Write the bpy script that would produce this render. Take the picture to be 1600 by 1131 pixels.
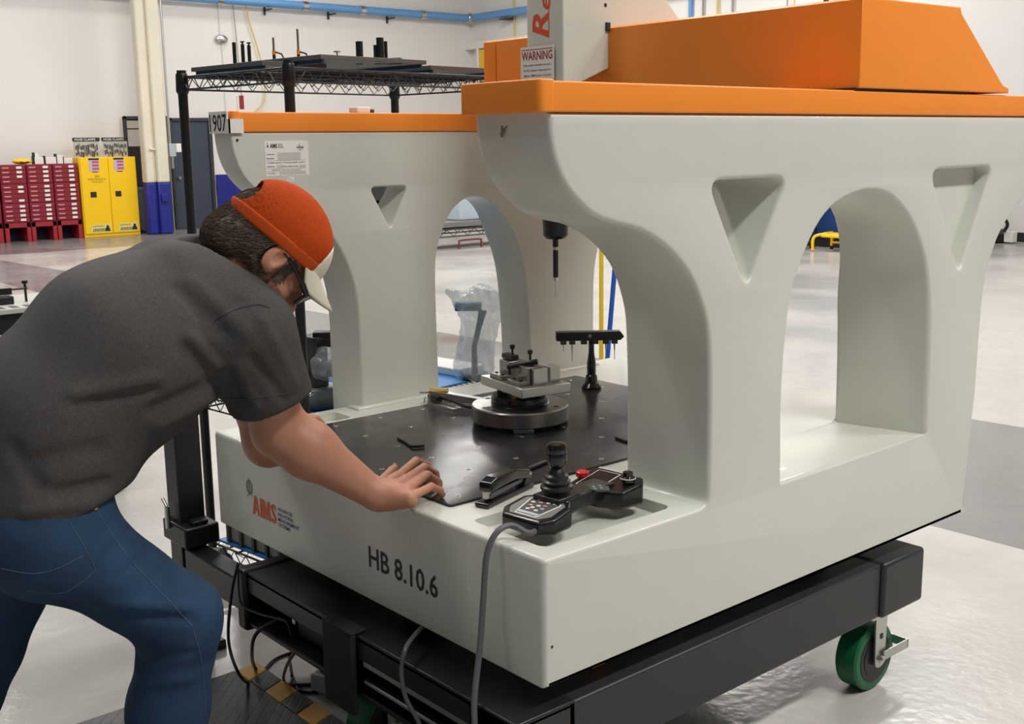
import bpy, bmesh, math, random
import numpy as np
from mathutils import Vector, Matrix
from mathutils.bvhtree import BVHTree

for o in list(bpy.data.objects):
    bpy.data.objects.remove(o, do_unlink=True)
scene = bpy.context.scene
C = scene.collection
random.seed(7)

# ------------------------------------------------------------------ camera
cam_d = bpy.data.cameras.new('camera'); cam = bpy.data.objects.new('camera', cam_d); C.objects.link(cam)
cam_d.sensor_width = 36.0; cam_d.lens = 1785.1 / 1600 * 36
cam_d.clip_start = .05; cam_d.clip_end = 200
R_ = Vector((0.651076, 0.758893, -0.013487)); D_ = Vector((0.134544, -0.132881, -0.981957)); F_ = Vector((-0.746992, 0.637514, -0.188620))
cam.matrix_world = Matrix(((R_.x, -D_.x, -F_.x, 1.65523), (R_.y, -D_.y, -F_.y, -1.49027), (R_.z, -D_.z, -F_.z, 1.59489), (0, 0, 0, 1)))
scene.camera = cam

# ------------------------------------------------------------------ light of the hall
w = bpy.data.worlds.new('hall_ambient'); scene.world = w; w.use_nodes = True
w.node_tree.nodes['Background'].inputs[0].default_value = (.92, .96, 1.0, 1)
w.node_tree.nodes['Background'].inputs[1].default_value = .17
def area(name, loc, sx, sy, power, rot=(0, 0, 0), col=(1, .975, .94)):
    l = bpy.data.lights.new(name, 'AREA'); l.shape = 'RECTANGLE'; l.size = sx; l.size_y = sy; l.energy = power; l.color = col
    o = bpy.data.objects.new(name, l); C.objects.link(o); o.location = loc; o.rotation_euler = rot
    return o
# rows of ceiling strip lamps over the whole hall
for i, (x, y, p) in enumerate([(3.4, 1.2, 430), (3.4, 5.5, 360), (-1.8, -2.2, 95), (-.6, 3.2, 150), (-.6, 8.0, 220), (-4.6, 0, 190), (-4.6, 5, 230), (-4.6, 10, 260),
                               (-9.5, 2, 270), (-9.5, 8, 270), (-9.5, 13, 290), (-14.5, 1, 310), (-14.5, 6.5, 310), (-14.5, 12, 320), (-18.3, 4, 60), (-18.3, 9.5, 60)]):
    area('ceiling_lamp', (x, y, 6.2), .5, 2.6, p)
scene.view_settings.view_transform = 'Standard'; scene.view_settings.look = 'None'
scene.view_settings.gamma = 1.0; scene.view_settings.use_curve_mapping = False
scene.view_settings.exposure = -0.50

# ------------------------------------------------------------------ helpers
def lin(c):
    out = []
    for v in c:
        v = v / 255.0
        out.append(v / 12.92 if v <= .04045 else ((v + .055) / 1.055) ** 2.4)
    return (*out, 1)
MATS = {}
def mat(name, rgb, rough=.5, metal=0.0, noise=None, bump=None, spec=.5, coat=0.0, emit=None, alpha=None, trans=0.0, rnoise=None):
    """one procedural material: principled, colour noise (scale, amount), bump (scale, strength)"""
    m = bpy.data.materials.new(name); m.use_nodes = True; MATS[name] = m
    nt = m.node_tree; b = nt.nodes['Principled BSDF']
    c = lin(rgb)
    b.inputs['Base Color'].default_value = c
    b.inputs['Roughness'].default_value = rough; b.inputs['Metallic'].default_value = metal
    b.inputs['Specular IOR Level'].default_value = spec; b.inputs['Coat Weight'].default_value = coat
    b.inputs['Transmission Weight'].default_value = trans
    if alpha is not None: b.inputs['Alpha'].default_value = alpha
    tc = nt.nodes.new('ShaderNodeTexCoord')
    if noise:
        n = nt.nodes.new('ShaderNodeTexNoise'); n.inputs['Scale'].default_value = noise[0]; n.inputs['Detail'].default_value = 5
        nt.links.new(tc.outputs['Object'], n.inputs['Vector'])
        r = nt.nodes.new('ShaderNodeMapRange'); r.inputs[1].default_value = .25; r.inputs[2].default_value = .75
        r.inputs[3].default_value = 1 - noise[1]; r.inputs[4].default_value = 1 + noise[1]
        nt.links.new(n.outputs['Fac'], r.inputs[0])
        mx = nt.nodes.new('ShaderNodeVectorMath'); mx.operation = 'SCALE'
        mx.inputs[0].default_value = c[:3]; nt.links.new(r.outputs[0], mx.inputs['Scale'])
        nt.links.new(mx.outputs[0], b.inputs['Base Color'])
    if rnoise:
        n = nt.nodes.new('ShaderNodeTexNoise'); n.inputs['Scale'].default_value = rnoise[0]; n.inputs['Detail'].default_value = 4
        nt.links.new(tc.outputs['Object'], n.inputs['Vector'])
        r = nt.nodes.new('ShaderNodeMapRange'); r.inputs[1].default_value = .3; r.inputs[2].default_value = .7
        r.inputs[3].default_value = rnoise[1]; r.inputs[4].default_value = rnoise[2]
        nt.links.new(n.outputs['Fac'], r.inputs[0]); nt.links.new(r.outputs[0], b.inputs['Roughness'])
    if bump:
        n = nt.nodes.new('ShaderNodeTexNoise'); n.inputs['Scale'].default_value = bump[0]; n.inputs['Detail'].default_value = 3
        nt.links.new(tc.outputs['Object'], n.inputs['Vector'])
        bn = nt.nodes.new('ShaderNodeBump'); bn.inputs['Strength'].default_value = bump[1]; bn.inputs['Distance'].default_value = .002
        nt.links.new(n.outputs['Fac'], bn.inputs['Height']); nt.links.new(bn.outputs[0], b.inputs['Normal'])
    if emit:
        b.inputs['Emission Color'].default_value = lin(emit[0]); b.inputs['Emission Strength'].default_value = emit[1]
    return m

ORG = {}
def tag(o, label=None, cat=None, group=None, kind=None):
    if label: o['label'] = label
    if cat: o['category'] = cat
    if group: o['group'] = group
    if kind: o['kind'] = kind
    return o
def thing(name, label, cat, loc=(0, 0, 0), group=None):
    o = bpy.data.objects.new(name, None); C.objects.link(o); o.empty_display_size = .05
    o.location = loc; ORG[o.name] = Vector(loc)
    return tag(o, label, cat, group)
def finish(name, me, m, parent=None, loc=None, smooth=35, bevel=0, seg=2):
    """links a mesh made in world coordinates; its origin becomes the thing's base"""
    org = ORG[parent.name] if parent is not None else Vector(loc if loc is not None else (0, 0, 0))
    me.transform(Matrix.Translation(-org))
    o = bpy.data.objects.new(name, me); C.objects.link(o)
    if parent is not None: o.parent = parent
    else: o.location = org
    ORG[o.name] = org
    if m is not None: me.materials.append(m)
    if smooth:
        me.shade_smooth()
        me.set_sharp_from_angle(angle=math.radians(smooth))
    if bevel:
        b = o.modifiers.new('bevel', 'BEVEL'); b.width = bevel; b.segments = seg; b.limit_method = 'ANGLE'; b.angle_limit = math.radians(40)
        b.harden_normals = False
    return o
def frame_axes(d):
    d = Vector(d).normalized(); a = Vector((0, 0, 1)) if abs(d.z) < .9 else Vector((1, 0, 0))
    u = d.cross(a).normalized(); return u, d.cross(u).normalized(), d
class MB:
    """collects shapes in world coordinates into ONE mesh"""
    def __init__(s): s.v = []; s.f = []
    def add(s, vs, fs):
        n = len(s.v); s.v += [tuple(v) for v in vs]; s.f += [tuple(i + n for i in f) for f in fs]; return s
    def box(s, lo, hi, M=None):
        a, b, c = lo; d, e, f = hi
        vs = [Vector(p) for p in ((a, b, c), (d, b, c), (d, e, c), (a, e, c), (a, b, f), (d, b, f), (d, e, f), (a, e, f))]
        if M is not None: vs = [M @ v for v in vs]
        return s.add(vs, [(0, 3, 2, 1), (4, 5, 6, 7), (0, 1, 5, 4), (1, 2, 6, 5), (2, 3, 7, 6), (3, 0, 4, 7)])
    def cbox(s, c, size, rz=0, M=None):
        T = Matrix.Translation(c) @ Matrix.Rotation(rz, 4, 'Z')
        if M is not None: T = Matrix.Translation(c) @ M
        h = [x / 2 for x in size]
        return s.box([-x for x in h], h, T)
    def cyl(s, p0, p1, r0, r1=None, n=16, caps=True):
        r1 = r0 if r1 is None else r1
        p0, p1 = Vector(p0), Vector(p1); u, v, d = frame_axes(p1 - p0)
        vs = []
        for p, r in ((p0, r0), (p1, r1)):
            for i in range(n):
                a = 2 * math.pi * i / n; vs.append(p + u * (r * math.cos(a)) + v * (r * math.sin(a)))
        fs = [(i, (i + 1) % n, n + (i + 1) % n, n + i) for i in range(n)]
        if caps: fs += [tuple(reversed(range(n))), tuple(range(n, 2 * n))]
        return s.add(vs, fs)
    def tube(s, pts, r, n=8, closed=False):
        pts = [Vector(p) for p in pts]; m = len(pts); rs = r if isinstance(r, (list, tuple)) else [r] * m
        vs = []; u = None
        for i, p in enumerate(pts):
            if closed: d = pts[(i + 1) % m] - pts[i - 1]
            else: d = pts[min(i + 1, m - 1)] - pts[max(i - 1, 0)]
            d.normalize()
            if u is None: u, v, _ = frame_axes(d)
            else:
                u = (u - d * u.dot(d)).normalized(); v = d.cross(u)
            v = d.cross(u)
            for k in range(n):
                a = 2 * math.pi * k / n; vs.append(p + u * (rs[i] * math.cos(a)) + v * (rs[i] * math.sin(a)))
        fs = []
        for i in range(m if closed else m - 1):
            j = (i + 1) % m
            for k in range(n): fs.append((i * n + k, i * n + (k + 1) % n, j * n + (k + 1) % n, j * n + k))
        if not closed: fs += [tuple(reversed(range(n))), tuple(range((m - 1) * n, m * n))]
        return s.add(vs, fs)
    def lathe(s, prof, c, axis=(0, 0, 1), n=32):
        u, v, d = frame_axes(axis); c = Vector(c); vs = []
        for r, z in prof:
            for k in range(n):
                a = 2 * math.pi * k / n; vs.append(c + d * z + u * (r * math.cos(a)) + v * (r * math.sin(a)))
        fs = []
        for i in range(len(prof) - 1):
            for k in range(n): fs.append((i * n + k, i * n + (k + 1) % n, (i + 1) * n + (k + 1) % n, (i + 1) * n + k))
        fs += [tuple(reversed(range(n))), tuple(range((len(prof) - 1) * n, len(prof) * n))]
        return s.add(vs, fs)
    def prism(s, poly, o, ex, ey, ez):
        """poly in (ex, ey) swept along the full vector ez"""
        o, ex, ey, ez = map(Vector, (o, ex, ey, ez)); n = len(poly)
        vs = [o + ex * a + ey * b for a, b in poly] + [o + ex * a + ey * b + ez for a, b in poly]
        fs = [(i, (i + 1) % n, n + (i + 1) % n, n + i) for i in range(n)] + [tuple(reversed(range(n))), tuple(range(n, 2 * n))]
        return s.add(vs, fs)
    def sphere(s, c, r, nu=16, nv=10):
        c = Vector(c); r = Vector((r, r, r)) if not hasattr(r, '__len__') else Vector(r)
        prof = []; vs = []
        for i in range(nv + 1):
            t = math.pi * i / nv
            for k in range(nu):
                a = 2 * math.pi * k / nu
                vs.append(c + Vector((r.x * math.sin(t) * math.cos(a), r.y * math.sin(t) * math.sin(a), r.z * math.cos(t))))
        fs = [(i * nu + k, (i + 1) * nu + k, (i + 1) * nu + (k + 1) % nu, i * nu + (k + 1) % nu) for i in range(nv) for k in range(nu)]
        return s.add(vs, fs)
    def mesh(s, name='m'):
        me = bpy.data.meshes.new(name); me.from_pydata(s.v, [], s.f); me.validate()
        bm = bmesh.new(); bm.from_mesh(me)
        bmesh.ops.remove_doubles(bm, verts=bm.verts, dist=1e-6)
        bmesh.ops.recalc_face_normals(bm, faces=bm.faces)
        if bm.calc_volume(signed=True) < 0: bmesh.ops.reverse_faces(bm, faces=bm.faces)
        bm.to_mesh(me); bm.free()
        return me
    def build(s, name, m, parent=None, loc=None, **k):
        return finish(name, s.mesh(name), m, parent, loc, **k)

def catmull(pts, n=8, closed=False):
    pts = [Vector(p) for p in pts]; m = len(pts); out = []
    for i in range(m if closed else m - 1):
        if closed: p0, p1, p2, p3 = pts[i - 1], pts[i], pts[(i + 1) % m], pts[(i + 2) % m]
        else: p0, p1, p2, p3 = pts[max(i - 1, 0)], pts[i], pts[i + 1], pts[min(i + 2, m - 1)]
        for k in range(n):
            t = k / n
            out.append(.5 * ((2 * p1) + (p2 - p0) * t + (2 * p0 - 5 * p1 + 4 * p2 - p3) * t * t + (3 * p1 - p0 - 3 * p2 + p3) * t ** 3))
    if not closed: out.append(pts[-1])
    return out
def rounded(poly, rad, n=6):
    """polygon (2D) with rounded corners; rad is one radius or a list"""
    out = []; m = len(poly)
    for i, p in enumerate(poly):
        r = rad[i] if isinstance(rad, (list, tuple)) else rad
        p = Vector(p); a = Vector(poly[i - 1]) - p; b = Vector(poly[(i + 1) % m]) - p
        if r <= 0 or a.length < 1e-6 or b.length < 1e-6: out.append(tuple(p)); continue
        ang = a.angle(b)
        if ang > 3.1: out.append(tuple(p)); continue
        t = min(r / math.tan(ang / 2), a.length * .49, b.length * .49)
        A = p + a.normalized() * t; B = p + b.normalized() * t
        for k in range(n + 1):
            s = k / n; out.append(tuple((1 - s) ** 2 * A + 2 * s * (1 - s) * p + s * s * B))
    return out
def plate(outer, holes, thick, r, M):
    """flat outline with holes, thickened along local z with rounded rims, placed by matrix M (curve turned into a mesh)"""
    cu = bpy.data.curves.new('outline', 'CURVE'); cu.dimensions = '2D'; cu.fill_mode = 'BOTH'
    for poly in [outer] + list(holes):
        sp = cu.splines.new('POLY'); sp.points.add(len(poly) - 1)
        for q, (a, b) in zip(sp.points, poly): q.co = (a, b, 0, 1)
        sp.use_cyclic_u = True
    cu.extrude = thick / 2 - r; cu.bevel_depth = r; cu.bevel_resolution = 3; cu.offset = -r
    ob = bpy.data.objects.new('outline', cu); C.objects.link(ob)
    dg = bpy.context.evaluated_depsgraph_get()
    me = bpy.data.meshes.new_from_object(ob.evaluated_get(dg)); bpy.data.objects.remove(ob); bpy.data.curves.remove(cu)
    me.materials.clear(); me.transform(M)
    bm = bmesh.new(); bm.from_mesh(me); bmesh.ops.remove_doubles(bm, verts=bm.verts, dist=1e-5)
    bmesh.ops.recalc_face_normals(bm, faces=bm.faces)
    if bm.calc_volume(signed=True) < 0: bmesh.ops.reverse_faces(bm, faces=bm.faces)
    bm.to_mesh(me); bm.free()
    return me
def axes(o, ex, ey, ez):
    return Matrix(((ex[0], ey[0], ez[0], o[0]), (ex[1], ey[1], ez[1], o[1]), (ex[2], ey[2], ez[2], o[2]), (0, 0, 0, 1)))
YZX = axes((0, 0, 0), (0, 1, 0), (0, 0, 1), (1, 0, 0))
def text_mesh(body, o, ex, ey, width, height, bold=0.0, shear=0.0, depth=.0004):
    """lettering fitted into width x height from its lower left corner o"""
    cu = bpy.data.curves.new('t', 'FONT'); cu.body = body; cu.size = 1; cu.offset = bold; cu.extrude = 0; cu.shear = shear; cu.resolution_u = 2
    ob = bpy.data.objects.new('t', cu); C.objects.link(ob)
    dg = bpy.context.evaluated_depsgraph_get(); dg.update()
    me = bpy.data.meshes.new_from_object(ob.evaluated_get(dg)); bpy.data.objects.remove(ob); bpy.data.curves.remove(cu)
    me.materials.clear()
    xs = [v.co.x for v in me.vertices]; ys = [v.co.y for v in me.vertices]
    sx = width / (max(xs) - min(xs)); sy = height / (max(ys) - min(ys))
    ex, ey = Vector(ex), Vector(ey); n = ex.cross(ey); o = Vector(o)
    for v in me.vertices: v.co = o + ex * ((v.co.x - min(xs)) * sx) + ey * ((v.co.y - min(ys)) * sy) + n * depth
    return me
def join(meshes, name='m'):
    bm = bmesh.new()
    for me in meshes: bm.from_mesh(me)
    out = bpy.data.meshes.new(name); bm.to_mesh(out); bm.free(); return out
def boolean_cut(o, cutters):
    for me in cutters:
        t = bpy.data.objects.new('cut', me); C.objects.link(t); t.location = o.location if o.parent is None else ORG[o.name] * 0
        md = o.modifiers.new('cut', 'BOOLEAN'); md.object = t; md.operation = 'DIFFERENCE'; md.solver = 'EXACT'
        dg = bpy.context.evaluated_depsgraph_get(); dg.update()
        new = bpy.data.meshes.new_from_object(o.evaluated_get(dg))
        o.modifiers.remove(md); old = o.data; o.data = new; bpy.data.objects.remove(t)
    o.data.shade_smooth(); o.data.set_sharp_from_angle(angle=math.radians(35))

# ------------------------------------------------------------------ materials
PAINT = mat('machine_paint', (208, 210, 199), .36, noise=(3, .03), bump=(120, .05), coat=.15)
ORANGE = mat('orange_paint', (246, 142, 44), .42, noise=(4, .03))
BLACKP = mat('black_paint', (26, 26, 27), .38, noise=(6, .15), bump=(200, .05))
BLACKS = mat('black_steel', (40, 41, 42), .42, noise=(5, .1))
RUBBER = mat('black_plastic', (20, 20, 21), .35)
GLOSSB = mat('gloss_black', (14, 14, 15), .16, coat=.4)
DKGREY = mat('dark_grey', (60, 60, 60), .5)
STEEL = mat('ground_steel', (165, 164, 160), .3, 1.0, noise=(40, .06))
ALU = mat('milled_aluminium', (205, 204, 200), .36, 1.0, noise=(30, .04))
ZINC = mat('zinc', (200, 200, 196), .3, 1.0)
BRASS = mat('brass', (190, 160, 80), .35, .9)
WHITE = mat('white_paper', (232, 229, 222), .6)
INK = mat('black_ink', (32, 31, 32), .6)
GREYINK = mat('grey_ink', (150, 148, 142), .7)
REDINK = mat('dark_red_ink', (150, 35, 40), .6)
LOGO = mat('orange_red_print', (214, 84, 46), .5)
VIOLET = mat('violet_print', (72, 66, 130), .5)
GREENW = mat('green_polyurethane', (14, 98, 58), .4, noise=(15, .1))
CLEAR = mat('clear_plastic', (235, 240, 243), .12, alpha=.30, bump=(14, .9), spec=.9)
CLEARB = mat('bag_plastic', (205, 215, 220), .14, alpha=.42, bump=(18, .9), spec=.9)
BLUEPAD = mat('blue_liner', (45, 130, 200), .5, noise=(20, .12), bump=(30, .5))
GREYC = mat('grey_cable', (92, 92, 94), .45)

# ------------------------------------------------------------------ the hall
def floor_material():
    m = bpy.data.materials.new('epoxy_floor'); m.use_nodes = True; nt = m.node_tree; b = nt.nodes['Principled BSDF']
    N = nt.nodes.new; L = nt.links.new
    tc = N('ShaderNodeTexCoord'); sx = N('ShaderNodeSeparateXYZ'); L(tc.outputs['Object'], sx.inputs[0])
    def math_(op, a, bv):
        n = N('ShaderNodeMath'); n.operation = op
        for i, q in enumerate((a, bv)):
            if isinstance(q, (int, float)): n.inputs[i].default_value = q
            else: L(q, n.inputs[i])
        return n.outputs[0]
    n1 = N('ShaderNodeTexNoise'); n1.inputs['Scale'].default_value = .9; n1.inputs['Detail'].default_value = 6; L(tc.outputs['Object'], n1.inputs[0])
    n2 = N('ShaderNodeTexNoise'); n2.inputs['Scale'].default_value = 9; n2.inputs['Detail'].default_value = 6; L(tc.outputs['Object'], n2.inputs[0])
    # painted aisle strip and the darker field along the cabinets
    up = math_('ADD', math_('MULTIPLY', sx.outputs[0], .066), 4.75)
    strip = math_('MULTIPLY', math_('GREATER_THAN', sx.outputs[1], 2.79), math_('LESS_THAN', sx.outputs[1], up))
    field = math_('LESS_THAN', sx.outputs[0], -16.8)
    mask = math_('MAXIMUM', strip, field)
    mx = N('ShaderNodeMix'); mx.data_type = 'RGBA'; L(mask, mx.inputs['Factor'])
    mx.inputs['A'].default_value = lin((184, 180, 174)); mx.inputs['B'].default_value = lin((128, 125, 123))
    k = math_('ADD', math_('MULTIPLY', n1.outputs['Fac'], .34), math_('MULTIPLY', n2.outputs['Fac'], .16))
    sc = N('ShaderNodeVectorMath'); sc.operation = 'SCALE'; L(mx.outputs['Result'], sc.inputs[0]); L(math_('ADD', k, .74), sc.inputs['Scale'])
    # one rust stain
    d = N('ShaderNodeVectorMath'); d.operation = 'DISTANCE'; L(tc.outputs['Object'], d.inputs[0]); d.inputs[1].default_value = (-5.75, 4.2, 0)
    st = N('ShaderNodeMapRange'); L(math_('ADD', d.outputs['Value'], math_('MULTIPLY', n2.outputs['Fac'], .15)), st.inputs[0])
    st.inputs[1].default_value = .16; st.inputs[2].default_value = .3; st.inputs[3].default_value = .75; st.inputs[4].default_value = 0
    m2 = N('ShaderNodeMix'); m2.data_type = 'RGBA'; L(st.outputs[0], m2.inputs['Factor']); L(sc.outputs[0], m2.inputs['A']); m2.inputs['B'].default_value = lin((110, 84, 66))
    L(m2.outputs['Result'], b.inputs['Base Color'])
    r = N('ShaderNodeMapRange'); r.inputs[1].default_value = .3; r.inputs[2].default_value = .7; r.inputs[3].default_value = .13; r.inputs[4].default_value = .33
    L(n1.outputs['Fac'], r.inputs[0]); L(r.outputs[0], b.inputs['Roughness'])
    n3 = N('ShaderNodeTexNoise'); n3.inputs['Scale'].default_value = 26; n3.inputs['Detail'].default_value = 2; L(tc.outputs['Object'], n3.inputs[0])
    bp = N('ShaderNodeBump'); bp.inputs['Strength'].default_value = .35; bp.inputs['Distance'].default_value = .004; L(n3.outputs['Fac'], bp.inputs['Height']); L(bp.outputs[0], b.inputs['Normal'])
    return m
def struct(o): return tag(o, kind='structure')
WALLW = mat('white_wall', (232, 227, 221), .7, noise=(.6, .03), bump=(6, .15))
BLUEW = mat('blue_wall_paint', (28, 38, 132), .45, noise=(3, .06))
CREAM = mat('cream_paint', (222, 214, 194), .55, noise=(2, .06))
SLATE = mat('slate_door', (58, 66, 82), .5)
DARKF = mat('dark_frame', (50, 52, 55), .5)
PIPEB = mat('blue_pipe', (104, 156, 208), .4)
struct(MB().box((-20.4, -9, -.1), (9, 16.2, 0)).build('floor', floor_material(), smooth=0))
wl = struct(MB().box((-20.3, -9, 0), (-19.9, 15.8, 9)).build('wall_left', WALLW, loc=(-19.9, 0, 0), smooth=0))
wb = struct(MB().box((-20.3, 15.8, 0), (9, 16.1, 9)).build('wall_back', WALLW, loc=(-8, 15.8, 0), smooth=0))
# blue block courses at the foot of the left wall
blk = None
for r in range(5):
    for c in range(16):
        y0 = 9.14 + c * .4 - (.2 if r % 2 else 0); z0 = .01 + r * .207
        lo, hi = max(y0 + .006, 9.13), y0 + .394
        if hi > 15.7: continue
        o = MB().box((-19.9, lo, z0 + .006), (-19.86, hi, z0 + .201)).build('block', BLUEW, wl, smooth=0)
mt = MB(); mt.box((-19.9, 9.13, 0), (-19.868, 15.7, 1.04)); mt.build('mortar', mat('blue_mortar', (60, 66, 140), .7), wl, smooth=0)
MB().box((-19.9, -8, 0), (-19.862, 7.15, 1.04)).build('painted_band', BLUEW, wl, smooth=0)
# doors
def door(name, y0, y1, h, leaf, panel=None):
    t = thing(name, None, None, (-19.88, (y0 + y1) / 2, 0)); struct(t)
    f = MB(); f.box((-19.92, y0, 0), (-19.82, y0 + .05, h)); f.box((-19.92, y1 - .07, 0), (-19.82, y1, h)); f.box((-19.92, y0, h - .06), (-19.82, y1, h))
    f.build('frame', DARKF, t, bevel=.006)
    MB().box((-19.91, y0 + .05, .01), (-19.86, y1 - .07, h - .06)).build('door_leaf', leaf, t)
    return t
d1 = door('door_1', 8.2, 9.08, 2.15, SLATE)
MB().cyl((-19.86, 8.33, 1.0), (-19.79, 8.33, 1.0), .03).build('door_knob', ZINC, d1)
d2 = door('door_2', 7.3, 8.15, 2.18, mat('doorway_dark', (24, 25, 28), .5))  # black leaf stands in for the dark of the open doorway
MB().box((-19.86, 7.36, 1.62), (-19.85, 8.08, 2.1)).build('window_blind', mat('beige_blind', (190, 182, 170), .7), d2)
MB().box((-19.852, 7.36, 1.94), (-19.842, 8.08, 1.96)).build('blind_rail', DARKF, d2)
# steel column with blue foot
col = thing('trim_1', None, None, (-18.9, 7.5, 0)); struct(col)
m_ = MB(); m_.box((-19.1, 7.26, .95), (-18.9, 7.44, 9)); m_.box((-19.1, 7.47, .95), (-18.88, 7.72, 9)); m_.box((-19.1, 7.4, .95), (-18.95, 7.5, 9)); m_.build('column_shaft', CREAM, col, bevel=.03)
m_ = MB(); m_.box((-19.1, 7.26, 0), (-18.9, 7.44, .95)); m_.box((-19.1, 7.47, 0), (-18.88, 7.72, .95)); m_.box((-19.1, 7.4, 0), (-18.95, 7.5, .95)); m_.build('column_foot', BLUEW, col, bevel=.03)
MB().box((-18.89, 7.5, .6), (-18.82, 7.62, .74)).build('outlet_box', BLUEW, col, bevel=.01)
MB().box((-18.93, 7.36, 1.55), (-18.86, 7.45, 1.58)).build('clamp', CREAM, col)
cd = thing('wall_conduit', 'thin grey conduit with a switch box on the cream steel column', 'conduit', (-18.95, 7.79, 0))
MB().cyl((-18.95, 7.79, 1.5), (-18.95, 7.79, 9), .022, n=8).build('pipe', ZINC, cd)
MB().box((-19.0, 7.74, 1.42), (-18.88, 7.87, 1.66)).build('switch_box', mat('switch_grey', (170, 178, 182), .5), cd, bevel=.01)
MB().box((-18.95, 7.87, 1.5), (-18.86, 7.97, 1.66)).build('switch_plate', WHITE, cd, bevel=.01)
MB().box((-18.97, 7.78, 1.2), (-18.9, 7.82, 1.42)).build('plug', ZINC, cd)
# blue air pipe under the ceiling, on both walls
pp = thing('air_pipe', 'blue compressed-air pipe running along the left wall to the corner', 'pipe', (-19.74, 12, 4.45))
p = MB().cyl((-19.72, 3, 4.42), (-19.72, 15.62, 4.42), .085).build('pipe', PIPEB, pp)
p2_ = thing('air_pipe', 'blue compressed-air pipe along the back wall behind the tower', 'pipe', (-8, 15.62, 4.42))
MB().cyl((-19.6, 15.62, 4.42), (8.8, 15.62, 4.42), .085).build('pipe', PIPEB, p2_)
MB().sphere((-19.72, 15.62, 4.42), .12).build('elbow', ZINC, pp)
for y in (9.3, 11.2, 12.6, 14.2): MB().cyl((-19.72, y, 4.42), (-19.72, y + .12, 4.42), .1).build('coupling', ZINC, pp)
for y in (10.4, 11.9, 13.4): 
    b_ = MB(); b_.box((-19.895, y, 4.28), (-19.6, y + .04, 4.31)); b_.box((-19.895, y, 4.2), (-19.87, y + .04, 4.5)); b_.build('bracket', DKGREY, pp)
for x in (-18.6, -16.5): MB().box((x, 15.55, 4.28), (x + .25, 15.79, 4.31)).build('bracket', DKGREY, p2_)
# cords, sign and sensor on the left wall
YCORD = mat('yellow_cord', (214, 190, 110), .5)
tag(MB().tube(catmull([(-19.83, 9.98, 4.4), (-19.83, 10.02, 4.1), (-19.83, 10.2, 3.5), (-19.83, 10.28, 3.1), (-19.83, 10.3, 2.6), (-19.83, 10.2, 2.4), (-19.83, 10.05, 2.28)], 6), .014, 6).build('yellow_wall_cord', YCORD, loc=(-19.83, 10.1, 2.3)), 'thin yellow cord hanging down the white wall', 'cord')
cn = thing('wall_sensor', 'round grey junction box with a thin conduit on the white wall', 'junction box', (-19.88, 9.4, 3.65))
MB().sphere((-19.86, 9.42, 3.68), (.06, .14, .09)).build('cover', ZINC, cn)
MB().cyl((-19.87, 9.44, 2.2), (-19.87, 9.44, 3.62), .012, n=6).build('conduit', WHITE, cn)
MB().cyl((-19.87, 9.41, 3.7), (-19.87, 9.41, 6.5), .012, n=6).build('conduit', WHITE, cn)
sg = thing('fire_sign', 'small red and white vertical fire sign on the white wall', 'sign', (-19.88, 9.8, 2.3))
MB().box((-19.9, 9.7, 2.28), (-19.86, 9.86, 2.6)).build('plate', WHITE, sg)
MB().box((-19.86, 9.73, 2.33), (-19.855, 9.83, 2.6)).build('print', REDINK, sg)
tag(MB().tube(catmull([(-19.84, 9.7, 4.45), (-19.84, 9.74, 3.6), (-19.84, 9.76, 2.9), (-19.84, 9.78, 2.6)], 5), .01, 6).build('hanging_wire', GREYINK, loc=(-19.84, 9.75, 2.6)), 'thin grey wire hanging down to the red fire sign', 'wire')
# opening high in the back wall with shelves and a yellow sheet
wn = thing('window_1', None, None, (-19, 15.75, 2.3)); struct(wn)
MB().box((-19.42, 15.7, 2.0), (-18.2, 15.79, 3.75)).build('recess', mat('recess_dark', (120, 115, 105), .8), wn, smooth=0)
f = MB(); f.box((-19.95, 15.6, 3.72), (-17.8, 15.8, 3.9)); f.box((-19.5, 15.6, 2.0), (-19.42, 15.8, 3.72)); f.build('frame', WALLW, wn, bevel=.01)
MB().box((-19.4, 15.62, 3.2), (-18.3, 15.68, 3.7)).build('yellow_sheet', mat('yellow_sheet', (240, 190, 40), .6), wn)
for z in (2.98, 2.7, 2.4): MB().box((-19.4, 15.6, z), (-18.3, 15.7, z + .08)).build('slat', mat('shelf_beige%d' % int(z * 100), (176, 168, 150), .6), wn)
# vertical pipes on the back wall
for x, r, c, nm in ((-18.32, .018, YCORD, 'pale yellow drop cord left of the blue pipe bracket on the back wall'), (-17.7, .018, YCORD, 'pale yellow drop cord beside the tower on the back wall'), (-13.2, .045, PIPEB, 'blue drop pipe on the back wall above the orange bridge'),
                (-12.9, .02, GREYINK, 'grey conduit next to the blue drop pipe'), (-12.55, .02, YCORD, 'yellow conduit right of the blue drop pipe'), (-12.2, .02, GREYINK, 'thin grey conduit right of the yellow one'), (-11.0, .012, GREYINK, 'thin wire on the back wall mid bridge'), (-10.85, .01, YCORD, 'thin yellowish wire on the back wall mid bridge'),
                (-10.2, .045, INK, 'thick black drop pipe on the back wall'), (-10.0, .02, GREYINK, 'grey conduit right of the thick black pipe'), (-9.2, .02, GREYINK, 'grey conduit behind the tall end of the orange cover'), (-8.9, .03, GREYINK, 'wide grey conduit behind the tall end of the orange cover'), (-6.6, .03, DKGREY, 'dark conduit at the far right of the back wall')):
    tag(MB().cyl((x, 15.76, 2.2), (x, 15.76, 8.5), r, n=8).build('wall_pipe', c, loc=(x, 15.76, 2.2)), nm, 'pipe', 'pipes on the back wall')

# ------------------------------------------------------------------ coordinate measuring machine
ZT = .752; ZB = .463
cmm = thing('measuring_machine', 'large grey and orange coordinate measuring machine with arched side walls', 'machine', (-.74, .9, ZB))
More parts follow.
